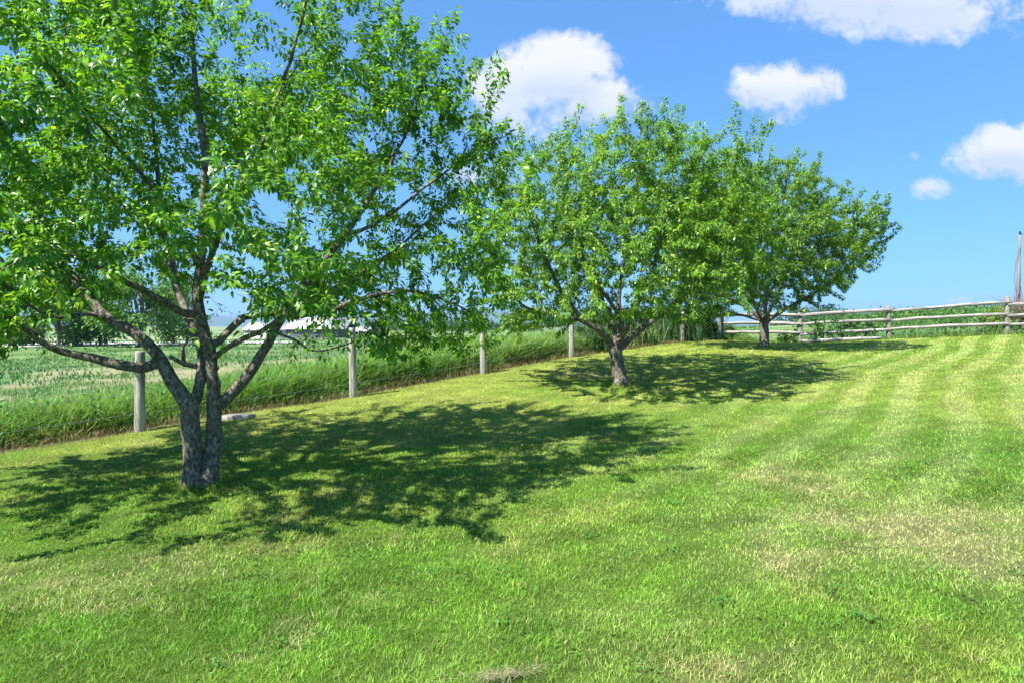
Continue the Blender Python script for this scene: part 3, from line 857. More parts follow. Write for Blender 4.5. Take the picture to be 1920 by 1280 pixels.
T2 = (2.3, 13.0)
t2 = [ (L_([13, 13], [(1164, 728), (1160, 695), (1154, 665), (1152, 648)]), .158, .140, 0, False),
       (L_([13, 12.7, 12.3, 12.0], [(1152, 655), (1130, 625), (1098, 603), (1062, 562), (1030, 500), (1000, 420), (985, 340)]), -0.092, .012, 1, True),
       (L_([13, 13.2, 13.5], [(1160, 655), (1195, 622), (1225, 600), (1262, 575), (1305, 540), (1350, 480), (1385, 400), (1410, 310)]), -0.084, .012, 2, True),
       (L_([13, 13.1, 13.3], [(1154, 655), (1166, 612), (1160, 560), (1172, 480), (1185, 400), (1195, 300), (1205, 230)]), -0.079, .010, 0, True),
       (L_([13, 13.8, 14.8], [(1156, 655), (1150, 610), (1120, 540), (1090, 470), (1070, 390), (1060, 310)]), -0.062, .010, 3, True),
       (L_([13, 11.8, 10.6], [(1158, 652), (1180, 605), (1210, 540), (1240, 450), (1260, 350)]), -0.062, .010, 4, True),
       (L_([13.0, 12.4, 12], [(1098, 603), (1040, 590), (985, 575), (935, 530), (900, 480)]), .04, .008, 1, True),
       (L_([13.3, 14.2, 15], [(1225, 600), (1270, 560), (1310, 470), (1330, 380), (1340, 290)]), .05, .008, 2, True),
       (L_([13, 12, 11.2], [(1160, 590), (1120, 530), (1080, 450), (1060, 380)]), .045, .008, 5, True) ]
build_tree('apple_tree', 'middle apple tree of the row with one short thick forking trunk', T2, t2,
           profile_env(T2, [(1.1, 2.4), (1.6, 3.05), (2.6, 3.35), (3.5, 3.25), (4.15, 3.05), (4.75, 2.6), (5.15, 1.7)], hollow=(1.0, 1.75), nseed=5, off=(.45, 0), cen=(-.45, 0)),
           4800, 202, GRP, kill=.2, leafL=.062, nleaf=20, colors=((.060, .165, .017), (.23, .41, .040), (.42, .48, .05)), detail=1, maxleaf=175000, gap=.43, clear=[(1070, 602, 1280, 800, 99, .85), (880, 640, 1070, 800, 99, .9), (1280, 606, 1480, 800, 99, .9)])

T3 = (8.25, 20.1)
t3 = [ (L_([20.1, 20.1], [(1432, 655), (1433, 625), (1432, 600)]), .150, .135, 0, False),
       (L_([20.1, 20.0, 19.6], [(1430, 604), (1402, 578), (1365, 560), (1320, 540), (1290, 480)]), -0.079, .012, 1, True),
       (L_([20.1, 20, 20.4], [(1436, 604), (1476, 578), (1530, 548), (1590, 500), (1640, 440)]), -0.079, .012, 2, True),
       (L_([20.1, 20.2, 20.2], [(1432, 602), (1440, 540), (1450, 460), (1470, 370), (1480, 290)]), -0.079, .012, 0, True),
       (L_([20.1, 18.8, 17.2], [(1432, 604), (1450, 570), (1480, 500), (1510, 420)]), -0.062, .012, 3, True),
       (L_([20.1, 21.6, 23], [(1434, 604), (1440, 560), (1480, 480), (1520, 390)]), -0.062, .012, 4, True),
       (L_([20.1, 18.6, 17.4], [(1430, 604), (1410, 560), (1390, 480), (1380, 390)]), -0.062, .012, 5, True),
       (L_([20.1, 19.6], [(1428, 602), (1385, 590), (1330, 588), (1290, 570)]), .05, .012, 1, True) ]
build_tree('apple_tree', 'farthest apple tree of the row, its straight trunk standing in front of the rail fence', T3, t3,
           profile_env(T3, [(1.15, 1.6), (1.9, 2.7), (2.8, 3.3), (3.5, 3.5), (4.4, 3.15), (5.3, 2.3), (6.0, 1.1)], hollow=(1.0, 1.8), nseed=8),
           4800, 303, GRP, kill=.22, leafL=.076, nleaf=20, step=.14, colors=((.060, .160, .017), (.23, .39, .040), (.42, .48, .06)), detail=1, maxleaf=155000, gap=.44, clear=[(1385, 598, 1500, 700, 99, .85), (1250, 596, 1380, 700, 99, .9)])

# ------------------------------------------------------------------ wire fence on the left
def make_post(h, r, seed, sides=14, taper=.9):
    rs = np.random.default_rng(seed); mb = MB()
    zs = np.array([-.25, 0, .08, .3, .6, .85, .95, .985, 1.0]); zs = np.where(zs > 0, zs * h, zs)
    lean = rs.normal(0, .022, 2); bow = rs.normal(0, .008, 2)
    pts = np.stack([lean[0] * zs + bow[0] * np.sin(zs / h * 3.1), lean[1] * zs + bow[1] * np.sin(zs / h * 3.1), zs], -1)
    rad = r * (1.05 - (1 - taper) * np.clip(zs / h, 0, 1)); rad[-1] *= .93; rad[-2] *= .99
    mb.tube(pts, rad, sides, rough=.025, rs=rs)
    return mb
fence = empty('wire_fence', (F0[0], F0[1], gz(*F0)))
tag(fence, 'wire fence on round grey wooden posts between the lawn and the field', 'fence')
ph = {-1: 1.15, 0: 1.16, 1: 1.31, 2: 1.08, 3: 1.08, 4: 1.1, 5: 1.12, 6: 1.12}
fo = np.array(fence.location)
tops = {}
for k, h in ph.items():
    p = F0 + FD * (3.80 if k == 4 else k); z = gz(*p)
    o = make_post(h, .069 if k < 2 else .075, 50 + k).build('post', M['post'], fence)
    o.location = (p[0] - fo[0], p[1] - fo[1], z - fo[2])
    tops[k] = np.array([p[0], p[1], z])
for hh in (.25, .55, .85, 1.03):
    mb = MB(); pts = []
    ks = sorted(ph)
    off = np.append(FN * -.085, 0)
    for a, b in zip(ks[:-1], ks[1:]):
        for f in np.linspace(0, 1, 7)[:-1]:
            q = tops[a] * (1 - f) + tops[b] * f + np.array([0, 0, hh - .02 * math.sin(math.pi * f)]) + off
            pts.append(q - fo)
    pts.append(tops[ks[-1]] + np.array([0, 0, hh]) + off - fo)
    mb.tube(pts, .0024, 4)
    mb.build('wire', M['wire'], fence)

# ------------------------------------------------------------------ rail fence on the right
rf = empty('rail_fence', (RAIL[1][0], RAIL[1][1], gz(*RAIL[1])))
tag(rf, 'grey split rail fence with wire mesh along the far edge of the lawn', 'fence')
ro = np.array(rf.location)
rh = [1.28, 1.36, 1.33, 1.42, 1.36, 1.36]
for i in range(6):
    x, y = RAIL[i]; z = gz(x, y)
    mb = MB(); rs = np.random.default_rng(90 + i)
    # hewn square-ish post
    zs = np.array([-.25, 0, .3, .7, 1.0, rh[i] - .03, rh[i]])
    ln = rs.normal(0, .012, 2)
    pts = np.stack([ln[0] * zs, ln[1] * zs, zs], -1)
    mb.tube(pts, np.array([.105, .105, .10, .098, .095, .092, .06]), 7, rough=.06, rs=rs)
    o = mb.build('post', M['hewn_post'], rf)
    o.location = (x - ro[0], y - ro[1], z - ro[2])
for i in range(5):
    a = np.array([*RAIL[i], gz(*RAIL[i])]); b = np.array([*RAIL[i + 1], gz(*RAIL[i + 1])])
    for j, hz in enumerate((.38, .74, 1.12)):
        rs = np.random.default_rng(120 + i * 7 + j)
        mb = MB()
        n = 9; f = np.linspace(-.02, 1.02, n)[:, None]
        pts = a * (1 - f) + b * f
        pts[:, 2] += hz + rs.normal(0, .02) + .03 * np.sin(f[:, 0] * 3.1 + rs.uniform(-1, 1)) + rs.normal(0, .006, n)
        if i == 2 and j == 2: pts[:, 2] += .06 * f[:, 0]
        off = np.array([.02, -.10 - .012 * j, 0]) 
        pts = pts + off
        rad = np.full(n, .062 + rs.uniform(-.006, .01)); rad[0] *= .6; rad[-1] *= .6
        mb.tube(pts - ro, rad, 6, rough=.10, rs=rs)
        mb.build('rail', M['rail'], rf)
# woven wire on the back of the rails
mb = MB()
for i in range(1, 5):
    a = np.array([*RAIL[i], gz(*RAIL[i])]); b = np.array([*RAIL[i + 1], gz(*RAIL[i + 1])])
    dv = (b - a)[:2]; dv = dv / np.linalg.norm(dv); off = np.array([dv[1], -dv[0], 0]) * .215
    for hz in np.linspace(.08, 1.22, 9):
        mb.tube([a + off + (0, 0, hz) - ro, b + off + (0, 0, hz) - ro], .0018, 3, cap=False)
    for f in np.arange(0, 1, .16 / np.linalg.norm(b - a)):
        q = a * (1 - f) + b * f + off
        mb.tube([q + (0, 0, .08) - ro, q + (0, 0, 1.22) - ro], .0018, 3, cap=False)
mb.build('wire_mesh', M['wire'], rf)
# rail lying on the ground at the foot of the fence
a = np.array([11.6, 24.75, gz(11.6, 24.75) + .07]); b = np.array([14.6, 24.25, gz(14.6, 24.25) + .07])
mb = MB(); f = np.linspace(0, 1, 8)[:, None]; pp = a * (1 - f) + b * f; pp[:, 2] = ground(pp[:, 0], pp[:, 1]) + .075
mb.tube(pp - pp[0], np.array([.05, .075, .08, .08, .078, .08, .075, .05]), 6, rough=.08)
o = mb.build('fallen_rail', M['rail']); o.location = pp[0]
tag(o, 'pale loose rail lying in the grass at the foot of the rail fence', 'rail')

# ------------------------------------------------------------------ shrubs and far trees
def bush(name, label, cat, x, y, wx, wy, h, nleaf, L, cols, seed, group=None, stems=9, dens_low=.0, grassy=0, lobes=9):
    rs = np.random.default_rng(seed)
    bz = gz(x, y); root = empty(name, (x, y, bz)); tag(root, label, cat, group)
    cen = []
    for i in range(lobes):
        a = rs.uniform(0, 6.28); r = math.sqrt(rs.random()) * .72
        hh = rs.uniform(.3, .82) * h * (1 - .35 * r)
        cen.append((math.cos(a) * r * wx, math.sin(a) * r * wy, hh))
    cen = np.array(cen)
    rad = rs.uniform(.24, .42, lobes) * min(wx, wy, h)
    mb = MB()
    for c in cen[:stems]:
        q = np.array([[c[0] * .25, c[1] * .25, -.05], [c[0] * .6, c[1] * .6, c[2] * .5], [c[0], c[1], c[2]], [c[0] * 1.1, c[1] * 1.1, c[2] + .25 * h * .6]])
        mb.tube(resample(q, .15 * h), np.linspace(.018, .004, len(resample(q, .15 * h))) * max(1, h / 2), 5)
    mb.build('stem', M['bark'], root)
    k = rs.integers(0, lobes, nleaf)
    d = unit(rs.normal(0, 1, (nleaf, 3))); rr = rs.random(nleaf) ** .45
    p = cen[k] + d * (rad[k] * rr)[:, None] * np.array([1.25, 1.25, .95]) * (1 + .35 * rs.normal(0, .5, (nleaf, 1)))
    low = rs.random(nleaf) < .22
    p[low, 2] = rs.uniform(.03, .45, low.sum()) * h; p[low, :2] *= .95
    p[:, 2] = np.abs(p[:, 2]) + .02
    c0, c1 = np.array(cols[0]), np.array(cols[1])
    f = np.clip(rs.normal(.4, .3, nleaf), 0, 1)[:, None]
    col = (c0 * (1 - f) + c1 * f) * rs.normal(1, .18, nleaf).clip(.5, 1.5)[:, None]
    out = unit(p - np.array([0, 0, h * .4]))
    dirv = unit(out * .8 + rs.normal(0, .6, (nleaf, 3)) + np.array([0, 0, -.2])); nrm = unit(out * .5 + np.array([0, 0, .8]) + rs.normal(0, .45, (nleaf, 3)))
    Ls = L * rs.uniform(.6, 1.4, nleaf)
    mb = MB(); leaf_mesh(mb, p, dirv, nrm, Ls, Ls * .55, col, 1)
    if grassy:
        a = rs.uniform(0, 6.28, grassy); r = np.sqrt(rs.random(grassy))
        gx, gy = np.cos(a) * r * wx, np.sin(a) * r * wy
        col = np.array([.045, .125, .03]) * rs.normal(1, .25, grassy).clip(.4, 1.7)[:, None]
        V, T, Q, C = blades(gx, gy, np.zeros(grassy), h * rs.uniform(.55, 1.12, grassy), rs.uniform(.015, .03, grassy), rs.uniform(0, 6.28, grassy), rs.uniform(.1, .55, grassy), col, 4)
        mb.add(V, T, Q, C)
    mb.build('foliage', M['weed'], root)
    return root
DK = ((.009, .032, .008), (.030, .085, .016)); MD = ((.045, .13, .02), (.12, .24, .04))
SG = 'shrubs along the wire fence'
def fp(s, t): return on_fence(s, t)
x, y = fp(-.75, 12.9); bush('shrub', 'low yellowish green shrub by the fence post just left of the middle apple trunk', 'shrub', x, y, 1.0, .8, 1.0, 3600, .07, ((.025, .07, .014), (.09, .17, .03)), 1, SG, grassy=160)
x, y = fp(-.8, 15.6); bush('shrub', 'dark green shrub behind the fence just right of the middle apple trunk', 'shrub', x, y, 1.5, .75, 1.55, 11000, .075, DK, 2, SG, grassy=100)
x, y = fp(-.85, 18.4); bush('shrub', 'brighter grassy shrub around the pale fence post between the middle and far apple trees', 'shrub', x, y, 1.65, .75, 1.7, 12000, .08, ((.02, .07, .015), (.06, .16, .035)), 3, SG, grassy=420)
x, y = fp(-.78, 20.7); bush('shrub', 'tall dark shrub at the corner where the wire fence ends', 'shrub', x, y, 1.6, .75, 1.75, 13000, .085, DK, 4, SG, grassy=160)
x, y = fp(-.3, 22.9); bush('shrub', 'small low shrub at the right end of the dark fence shrubs', 'shrub', x, y, 1.0, .7, 1.0, 3200, .08, MD, 5, SG)

# leafy weeds poking through the rail fence
for i, (px, yy_, hh, lb) in enumerate([(1475, 25.3, .7, 'leafy weed left of the first clear rail fence post'), (1528, 25.0, 1.12, 'tall leafy weed over the rails just right of the first clear fence post'),
                                      (1562, 24.95, 1.18, 'tallest leafy weed climbing the rails between two fence posts'), (1590, 24.9, 1.0, 'leafy weed growing under the middle rail of the fence'), (1622, 24.8, .8, 'low leafy weed by the bottom rail left of the middle fence post')]):
    x = (px - 960) / FPX * yy_
    bush('weed', lb, 'weed', x, yy_ - .2 , .45, .3, hh, 260, .13, ((.03, .10, .02), (.08, .19, .03)), 20 + i, 'weeds in the rail fence', stems=4, lobes=6)

# crop beyond the rail fence : one mass of leaves
def crop():
    n = 46000
    r = np.sqrt(rng.uniform(24 ** 2, 75 ** 2, n)); a = rng.uniform(R(16), R(52), n)
    x = r * np.sin(a); y = r * np.cos(a)
    ok = (y > rail_y(x) + .35) | (x > 34)
    s, t = st(x, y); ok &= (s > 1.5) & (np.hypot(x, y) > 26)
    x, y = x[ok], y[ok]; n = len(x)
    d = y - rail_y(x)
    row = fbm(x * .25, y * .25, seed=61, oct=3)
    hgt = (.45 + .75 * row) * sstep(.1, 2.5, d) * sstep(10.5, 14, x) + .14
    z = ground(x, y) + hgt * rng.random(n) ** .75
    f = np.clip(fbm(x * .4, y * .4, seed=62) * 1.5 - .3 + rng.normal(0, .22, n), 0, 1)[:, None]
    left = sstep(15, 11, x)[:, None]
    col = np.array([.035, .105, .02]) * (1 - f) + np.array([.10, .21, .03]) * f
    col = col * (1 - left) + np.array([.13, .25, .06]) * left
    col *= rng.normal(1, .18, n).clip(.5, 1.5)[:, None]
    dirv = unit(rng.normal(0, 1, (n, 3)) + np.array([0, 0, .2])); nrm = unit(np.array([0, 0, 1.]) + rng.normal(0, .5, (n, 3)))
    Ls = rng.uniform(.06, .14, n) * (1 + .018 * np.hypot(x, y))
    mb = MB(); leaf_mesh(mb, np.stack([x, y, z], -1), dirv, nrm, Ls, Ls * .6, col, 1)
    tag(mb.build('crop', M['weed']), 'dense dark green leafy crop covering the rise beyond the rail fence', 'crop', kind='stuff')
crop()

def far_tree(name, label, px, depth, h, w_, seed, group, nleaf=2600, cols=MD, base=None, L=None, trunk=True):
    rs = np.random.default_rng(seed)
    x = (px - 960) / FPX * depth; z = gz(x, depth)
    root = empty(name, (x, depth, z)); tag(root, label, 'tree', group)
    mb = MB(); top = np.array([rs.normal(0, .05) * h, 0, h * .8])
    mb.tube(resample([np.array([0, 0, -.2]), top * .4 + rs.normal(0, .02, 3) * h, top], h * .1), np.linspace(.035, .006, len(resample([np.array([0, 0, -.2]), top * .4, top], h * .1))) [: len(resample([np.array([0, 0, -.2]), top * .4, top], h * .1))] * h if False else .025 * h, 7)
    nl = 16; cen = []
    for i in range(nl):
        a = rs.uniform(0, 6.28); q = rs.uniform(.14, .9)
        rr = w_ * .5 * math.sqrt(max(0.05, 1 - ((q - .45) / .6) ** 2)) * rs.uniform(.3, .85)
        c = np.array([math.cos(a) * rr, math.sin(a) * rr, q * h]); cen.append(c)
        s0 = np.array([0, 0, h * rs.uniform(.12, .4)])
        mb.tube([s0, (s0 + c) / 2 + np.array([0, 0, .03 * h]), c], np.array([.012, .008, .004]) * h, 5)
    mb.build('trunk', M['bark'], root)
    cen = np.array(cen); rad = rs.uniform(.14, .26, nl) * w_
    k = rs.integers(0, nl, nleaf); d = unit(rs.normal(0, 1, (nleaf, 3)))
    p = cen[k] + d * (rad[k] * rs.random(nleaf) ** .5)[:, None] * np.array([1, 1, .8]) * (1 + .2 * rs.normal(0, 1, (nleaf, 1)))
    p[:, 2] = np.maximum(p[:, 2], .05 * h)
    f = np.clip(rs.normal(.4, .3, nleaf), 0, 1)[:, None]
    col = (np.array(cols[0]) * (1 - f) + np.array(cols[1]) * f) * rs.normal(1, .18, nleaf).clip(.5, 1.5)[:, None]
    out = unit(p - np.array([0, 0, h * .45]))
    dirv = unit(out + rs.normal(0, .7, (nleaf, 3))); nrm = unit(out * .4 + np.array([0, 0, .8]) + rs.normal(0, .5, (nleaf, 3)))
    Ls = (L or .042 * h) * rs.uniform(.6, 1.4, nleaf)
    mb = MB(); leaf_mesh(mb, p, dirv, nrm, Ls, Ls * .6, col, 1); mb.build('crown', M['weed'], root)
FG = 'trees at the far edge of the field'
FT = [(20, 62, 8.0, 8, 'broad green tree at the left edge of the picture beyond the field'), (110, 60, 7.0, 7, 'green tree beyond the pale road, second from the left edge'),
      (190, 64, 7.8, 7, 'tall green tree behind the leaning left limb of the near apple tree'), (262, 58, 7.4, 8.0, 'bright green tree above the first fence post'),
      (325, 66, 6.8, 7.5, 'low bright green tree just left of the near apple trunk')]
for i, (px, d, h, w_, lb) in enumerate(FT):
    far_tree('broadleaf_tree', lb, px, d, h, w_, 400 + i, FG, 6500, ((.05, .14, .02), (.13, .27, .04)))
HG = 'low trees on the horizon'
k = 0
for (px0, px1, depth, h0) in ((800, 1010, 330, 5.0), (1480, 1750, 170, 6.3), (690, 800, 380, 6)):
    px = px0
    while px < px1:
        far_tree('horizon_tree', 'dark rounded tree on the horizon ' + ('beyond the rail fence' if px0 > 1400 else 'beyond the wire fence and the field'), px, depth * rng.uniform(.95, 1.08), h0 * rng.uniform(.75, 1.25), h0 * rng.uniform(1.5, 2.2), 500 + k,
                 HG + (' beyond the rail fence' if px0 > 1400 else ' beyond the field'), 1500, ((.03, .085, .02), (.07, .16, .03)), L=.62)
        px += rng.uniform(14, 24) * (1 if depth > 200 else 1.5); k += 1

# ------------------------------------------------------------------ pale road across the far field
mb = MB(); ctrp = [(-78, 60), (-62, 63), (-50, 67), (-42, 70), (-34, 72), (-26, 74)]
cc = resample(np.array([(a, b, 0) for a, b in ctrp], dtype=float), 1.5)
dd = unit(np.gradient(cc, axis=0)); nrmv = np.stack([-dd[:, 1], dd[:, 0]], -1)
wid = np.linspace(26, 15, len(cc))
rows = []
for f in np.linspace(-.5, .5, 7):
    q = cc[:, :2] + nrmv * (wid * f)[:, None]
    rows.append(np.column_stack([q, ground(q[:, 0], q[:, 1]) + .06]))
rows = np.array(rows); nr, nc = rows.shape[:2]
i = np.arange(nr - 1)[:, None] * nc; j = np.arange(nc - 1)[None]
mb.add(rows.reshape(-1, 3), None, np.stack([i + j, i + j + 1, i + nc + j + 1, i + nc + j], -1).reshape(-1, 4))
M['gravel'] = surf('pale_gravel', [(.3, (.42, .41, .39)), (.6, (.58, .57, .54)), (.8, (.66, .65, .62))], scale=.8, bump=.4)
tag(mb.build('road', M['gravel']), kind='structure')

# ------------------------------------------------------------------ barn
BD = 150.0
def bx(px): return (px - 960) / FPX * BD
def bzz(py): return EYE + (610 - py) / FPX * BD
M['barn_wall'] = surf('slate_blue_siding', [(.3, (.060, .070, .095)), (.6, (.085, .095, .125)), (.8, (.12, .13, .16))], scale=2, vscale=(3, 3, .2), bump=.4)
M['barn_roof'] = surf('pale_metal_roof', [(.3, (.34, .34, .36)), (.7, (.46, .46, .48))], scale=.6, vscale=(6, .2, .2), bump=.2, rough=.5)
M['pale_wall'] = surf('pale_grey_siding', [(.3, (.34, .34, .35)), (.7, (.50, .50, .51))], scale=2, vscale=(3, 3, .2), bump=.3)
M['dark'] = surf('dark_opening', [(.3, (.012, .012, .014)), (.7, (.03, .03, .034))], scale=3, bump=.1)
barn = empty('barn', (bx(590), BD, gz(bx(590), BD))); bo = np.array(barn.location)
tag(barn, 'long low slate grey barn with a pale metal roof beyond the field', 'barn')
zb = min(gz(bx(530), BD), gz(bx(650), BD)) - .4
def gabled(parent, o, x0, x1, y0, y1, zb, ze, zr, wallm, roofm, over=.5):
    ym = (y0 + y1) / 2
    mb = MB()
    v = [(x0,y0,zb),(x1,y0,zb),(x1,y1,zb),(x0,y1,zb),(x0,y0,ze),(x1,y0,ze),(x1,y1,ze),(x0,y1,ze),(x0,ym,zr),(x1,ym,zr)]
    mb.add(np.array(v) - o, [(4,7,8),(5,9,6)], [(0,1,5,4),(1,2,6,5),(2,3,7,6),(3,0,4,7)])
    mb.build('wall', wallm, parent, smooth=False)
    mb = MB(); sl = (zr - ze) / (ym - y0); th = .18
    for sgn in (1, -1):
        ya = y0 - over if sgn > 0 else y1 + over
        za = ze - over * sl
        v = [(x0-over,ya,za+.02),(x1+over,ya,za+.02),(x1+over,ym,zr+.02),(x0-over,ym,zr+.02),(x0-over,ya,za+th),(x1+over,ya,za+th),(x1+over,ym,zr+th),(x0-over,ym,zr+th)]
        mb.add(np.array(v) - o, None, [(0,1,2,3),(4,7,6,5),(0,4,5,1),(1,5,6,2),(2,6,7,3),(3,7,4,0)])
    mb.build('roof', roofm, parent, smooth=False)
gabled(barn, bo, bx(536), bx(646), BD, BD + 13, zb, bzz(616.5), bzz(596), M['barn_wall'], M['barn_roof'])
barn2 = empty('shed', (bx(490), BD + 1, gz(bx(490), BD + 1))); b2 = np.array(barn2.location)
tag(barn2, 'pale grey shed with dark doorways joined to the left end of the barn', 'shed')
gabled(barn2, b2, bx(455), bx(534), BD + .8, BD + 9, zb, bzz(619), bzz(606), M['pale_wall'], M['barn_roof'], .3)
for (p0, p1, t_, nm) in ((466, 475, 622, 'window'), (481, 489, 621, 'window'), (497, 505, 620, 'door'), (515, 519, 623, 'window')):
    mb = MB(); mb.box((bx(p0) - b2[0], -.25, (bzz(634) if nm == 'door' else bzz(629)) - b2[2]), (bx(p1) - b2[0], -.15, bzz(t_) - b2[2])); mb.build(nm, M['dark'], barn2, smooth=False)
lean = empty('low_shed', (bx(675), BD + 2, gz(bx(675), BD + 2))); lo = np.array(lean.location)
tag(lean, 'low building with a pale roof to the right of the barn', 'shed')
gabled(lean, lo, bx(650), bx(694), BD + 2, BD + 10, zb, bzz(622), bzz(614), M['barn_wall'], M['barn_roof'], .3)
# pole in front of the barn
d = 95.0; x = (607 - 960) / FPX * d
mb = MB(); mb.tube([(0, 0, -.3), (0, 0, 2), (.02, 0, 4.6)], [.14, .13, .11], 9); mb.box((-.5, -.05, 4.0), (.5, .05, 4.12))
po = empty('utility_pole', (x, d, gz(x, d))); tag(po, 'short pale utility pole standing in front of the barn', 'pole')
m2 = MB(); m2.tube([(0, 0, -.3), (0, 0, 2), (.02, 0, 4.6)], [.16, .15, .13], 9); m2.build('pole', M['pole'], po)
m2 = MB(); m2.box((-.45, -.16, 3.2), (.25, -.09, 3.34)); m2.build('bracket', M['dark'], po)

# ------------------------------------------------------------------ flat stone by the near tree
mb = MB(); x, y = hit(447, 783)
pr = 0.72 * np.array([(-.30, -.20), (.24, -.23), (.36, .02), (.22, .24), (-.22, .22), (-.35, .05)])
zt = np.array([.085, .10, .085, .07, .08, .09])
v = np.concatenate([np.column_stack([pr, np.full(6, -.08)]), np.column_stack([pr, zt - .015]), np.column_stack([pr * .94, zt])])
q = [(i, (i + 1) % 6, 6 + (i + 1) % 6, 6 + i) for i in range(6)] + [(6 + i, 6 + (i + 1) % 6, 12 + (i + 1) % 6, 12 + i) for i in range(6)]
t = [(12, 12 + i, 12 + i + 1) for i in range(1, 5)]
mb.add(v, t, q)
o = mb.build('stone_slab', M['stone'], smooth=False); o.location = (x, y, gz(x, y) - .03); o.rotation_euler = (.03, -.04, .2)
tag(o, 'flat grey stone slab at the lawn edge just right of the near apple trunk', 'stone')

# clover patches in the turf
def clover():
    mb = MB(); P = []
    for i in range(150):
        r = math.sqrt(random.uniform(2.2 ** 2, 10.5 ** 2)); a = random.uniform(-R(44), R(44))
        cx, cy = r * math.sin(a), r * math.cos(a)
        if not bool(in_lawn(np.array([cx]), np.array([cy]), .2)[0]): continue
        m = random.randint(8, 34); sp = random.uniform(.03, .13)
        P.append(np.column_stack([cx + rng.normal(0, sp, m), cy + rng.normal(0, sp, m)]))
    P = np.concatenate(P); P = np.repeat(P, 3, 0); n = len(P)
    z = ground(P[:, 0], P[:, 1]) + np.repeat(rng.uniform(.018, .036, n // 3), 3)
    a = np.tile([0, 2.09, 4.19], n // 3) + np.repeat(rng.uniform(0, 6.28, n // 3), 3)
    d = np.stack([np.cos(a), np.sin(a), rng.normal(.12, .2, n)], -1)
    L = np.repeat(rng.uniform(.009, .017, n // 3), 3)
    col = np.array([.075, .21, .035]) * np.repeat(rng.uniform(.6, 1.5, (n // 3, 1)), 3, 0)
    leaf_mesh(mb, np.column_stack([P, z]), unit(d), unit(np.array([[0, 0, 1.]]) + rng.normal(0, .25, (n, 3))), L, L * .95, col, 1, droop=.1)
    tag(mb.build('clover', M['weed']), 'small patches of clover leaves growing in the mown turf', 'clover', kind='stuff')
clover()

# dry clippings at the very front
def clippings():
    mb = MB(); n = 300
    cx, cy = hit(940, 1276)
    x = cx + rng.normal(0, .10, n); y = cy + rng.normal(0, .02, n) + .03 * np.sin(x * 9)
    z = ground(x, y) + .025 + .02 * rng.random(n)
    col = np.array([.36, .33, .20]) * rng.uniform(.5, 1.3, n)[:, None]
    V, T, Q, C = blades(x, y, z, rng.uniform(.008, .022, n), rng.uniform(.002, .004, n), rng.uniform(0, 6.28, n), rng.uniform(3, 5.5, n), col, 2)
    mb.add(V, T, Q, C)
    tag(mb.build('grass_clippings', M['grass']), 'small heap of dry pale clippings at the front edge of the lawn', 'clippings', kind='stuff')
clippings()

# ------------------------------------------------------------------ pole and dead brush at the right edge
d = 26.5; x = (1911 - 960) / FPX * d; z = gz(x, d)
pole = empty('old_pole', (x, d, z)); tag(pole, 'thin weathered wooden pole rising behind the rail fence at the right edge', 'pole')
top = EYE + (610 - 440) / FPX * d - z
mb = MB(); mb.tube([(-.06, 0, -.3), (-.03, 0, top * .5), (.03, 0, top)], [.085, .07, .052], 9, rough=.04); mb.build('pole', M['pole'], pole)
mb = MB(); mb.tube([(.03, 0, top - .02), (.03, 0, top + .14)], [.045, .03], 8); mb.tube([(-.02, -.05, top + .02), (.09, -.05, top + .02)], [.018, .018], 6); mb.build('cap', M['dark'], pole)
mb = MB()
for kx in range(4):
    zz = np.linspace(0, top * (.45 + .15 * kx % .5), 18); ph_ = kx * 1.7
    mb.tube(np.stack([-.05 + np.cos(zz * 1.6 + ph_) * (.10 + .12 * np.exp(-zz)), np.sin(zz * 1.6 + ph_) * .12, zz], -1), np.linspace(.018, .006, 18), 5)
mb.build('vine', M['twig'], pole)
bp = empty('brush_pile', (x - .2, d - .9, gz(x - .2, d - .9))); tag(bp, 'tangled brown heap of dead brush around the foot of the thin pole', 'brush')
mb = MB(); rs = np.random.default_rng(77)
for i in range(380):
    a = rs.uniform(0, 6.28); p0 = np.array([rs.normal(0, .38), rs.normal(0, .3), rs.uniform(0, .45)])
    L = rs.uniform(.7, 1.9); v = unit(np.array([rs.normal(0, .55), rs.normal(0, .5), rs.uniform(.3, 1.2)]))
    p1 = p0 + v * L * .55 + rs.normal(0, .06, 3); p2 = p0 + v * L + rs.normal(0, .13, 3) - np.array([0, 0, .12])
    mb.tube([p0, p1, p2], [.012, .008, .004], 4)
mb.build('twigs', M['twig'], bp)
nl = 420; p = np.stack([rs.normal(0, .45, nl), rs.normal(0, .35, nl), np.abs(rs.normal(.6, .4, nl))], -1)
mb = MB(); leaf_mesh(mb, p, unit(rs.normal(0, 1, (nl, 3))), unit(rs.normal(0, 1, (nl, 3)) + np.array([0, 0, .6])), rs.uniform(.05, .10, nl), rs.uniform(.03, .06, nl),
                     np.array([.17, .115, .075]) * rs.uniform(.5, 1.5, nl)[:, None], 1); mb.build('dead_leaves', M['weed'], bp)
x2 = (1868 - 960) / FPX * 25.0
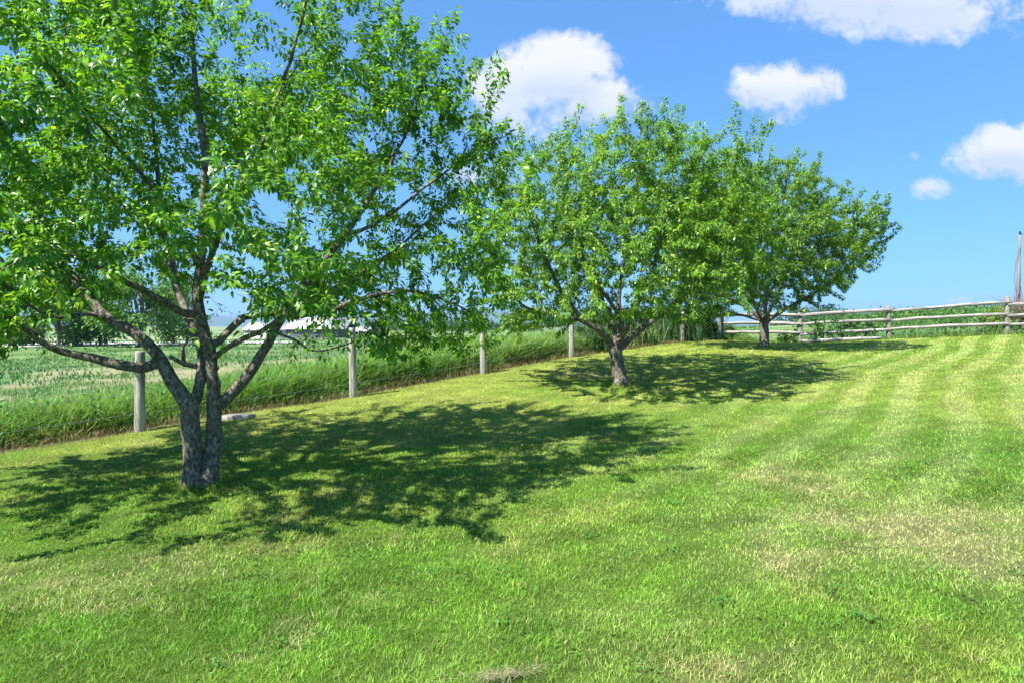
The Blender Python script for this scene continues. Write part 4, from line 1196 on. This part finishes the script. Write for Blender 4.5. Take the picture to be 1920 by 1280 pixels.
bush('shrub', 'yellow green shrub behind the rail fence left of the thin pole', 'shrub', x2, 25.0, .7, .5, 1.05, 1300, .10, ((.07, .15, .02), (.22, .29, .03)), 61, None, lobes=7, stems=5)

# ------------------------------------------------------------------ far hills and the air
def hills():
    mb = MB(); na = 160; th = np.linspace(R(-60), R(60), na)
    for (r0, hh, sd_) in ((4300, 62, 71), (5600, 120, 72)):
        prof = hh * (.35 + .9 * fbm(th * 6 + sd_, th * 0, seed=sd_, oct=4)) * (.45 + .55 * sstep(R(24), R(2), th))
        rows = []
        for f, rr in ((0, -500), (.55, -220), (1, 0), (.6, 300), (0, 700)):
            r = r0 + rr; jit = 1 + .25 * (fbm(th * 30, th * 0 + rr, seed=sd_ + 5) - .5) if 0 < f < 1 else 1
            rows.append(np.stack([np.sin(th) * r, np.cos(th) * r, -8 + (prof + 8) * f * jit], -1))
        rows = np.array(rows); nr, nc = rows.shape[:2]
        i = np.arange(nr - 1)[:, None] * nc; j = np.arange(nc - 1)[None]
        mb.add(rows.reshape(-1, 3), None, np.stack([i + j, i + j + 1, i + nc + j + 1, i + nc + j], -1).reshape(-1, 4))
    m = surf('wooded_hill', [(.3, (.03, .07, .025)), (.7, (.07, .12, .035))], scale=.01, bump=0)
    tag(mb.build('hills', m), kind='structure')
hills()
HAZE = True
if HAZE:
    m, nt2, out2 = new_mat('haze_air')
    pv = N(nt2, 'ShaderNodeVolumePrincipled'); pv.inputs['Color'].default_value = (.40, .60, 1.0, 1)
    pv.inputs['Density'].default_value = 1.6e-4; pv.inputs['Anisotropy'].default_value = .1
    nt2.links.new(pv.outputs[0], out2.inputs['Volume'])
    mb = MB(); mb.box((-7600, -7600, -16), (7600, 7600, 170))
    o = mb.build('haze', m, smooth=False); tag(o, 'thin pale blue haze over the far hills', 'haze', kind='stuff')

sc.cycles.max_bounces = 7; sc.cycles.diffuse_bounces = 3; sc.cycles.glossy_bounces = 2; sc.cycles.transmission_bounces = 5
sc.cycles.volume_bounces = 0; sc.cycles.transparent_max_bounces = 8
sc.cycles.use_adaptive_sampling = True
sc.cycles.sample_clamp_indirect = 6
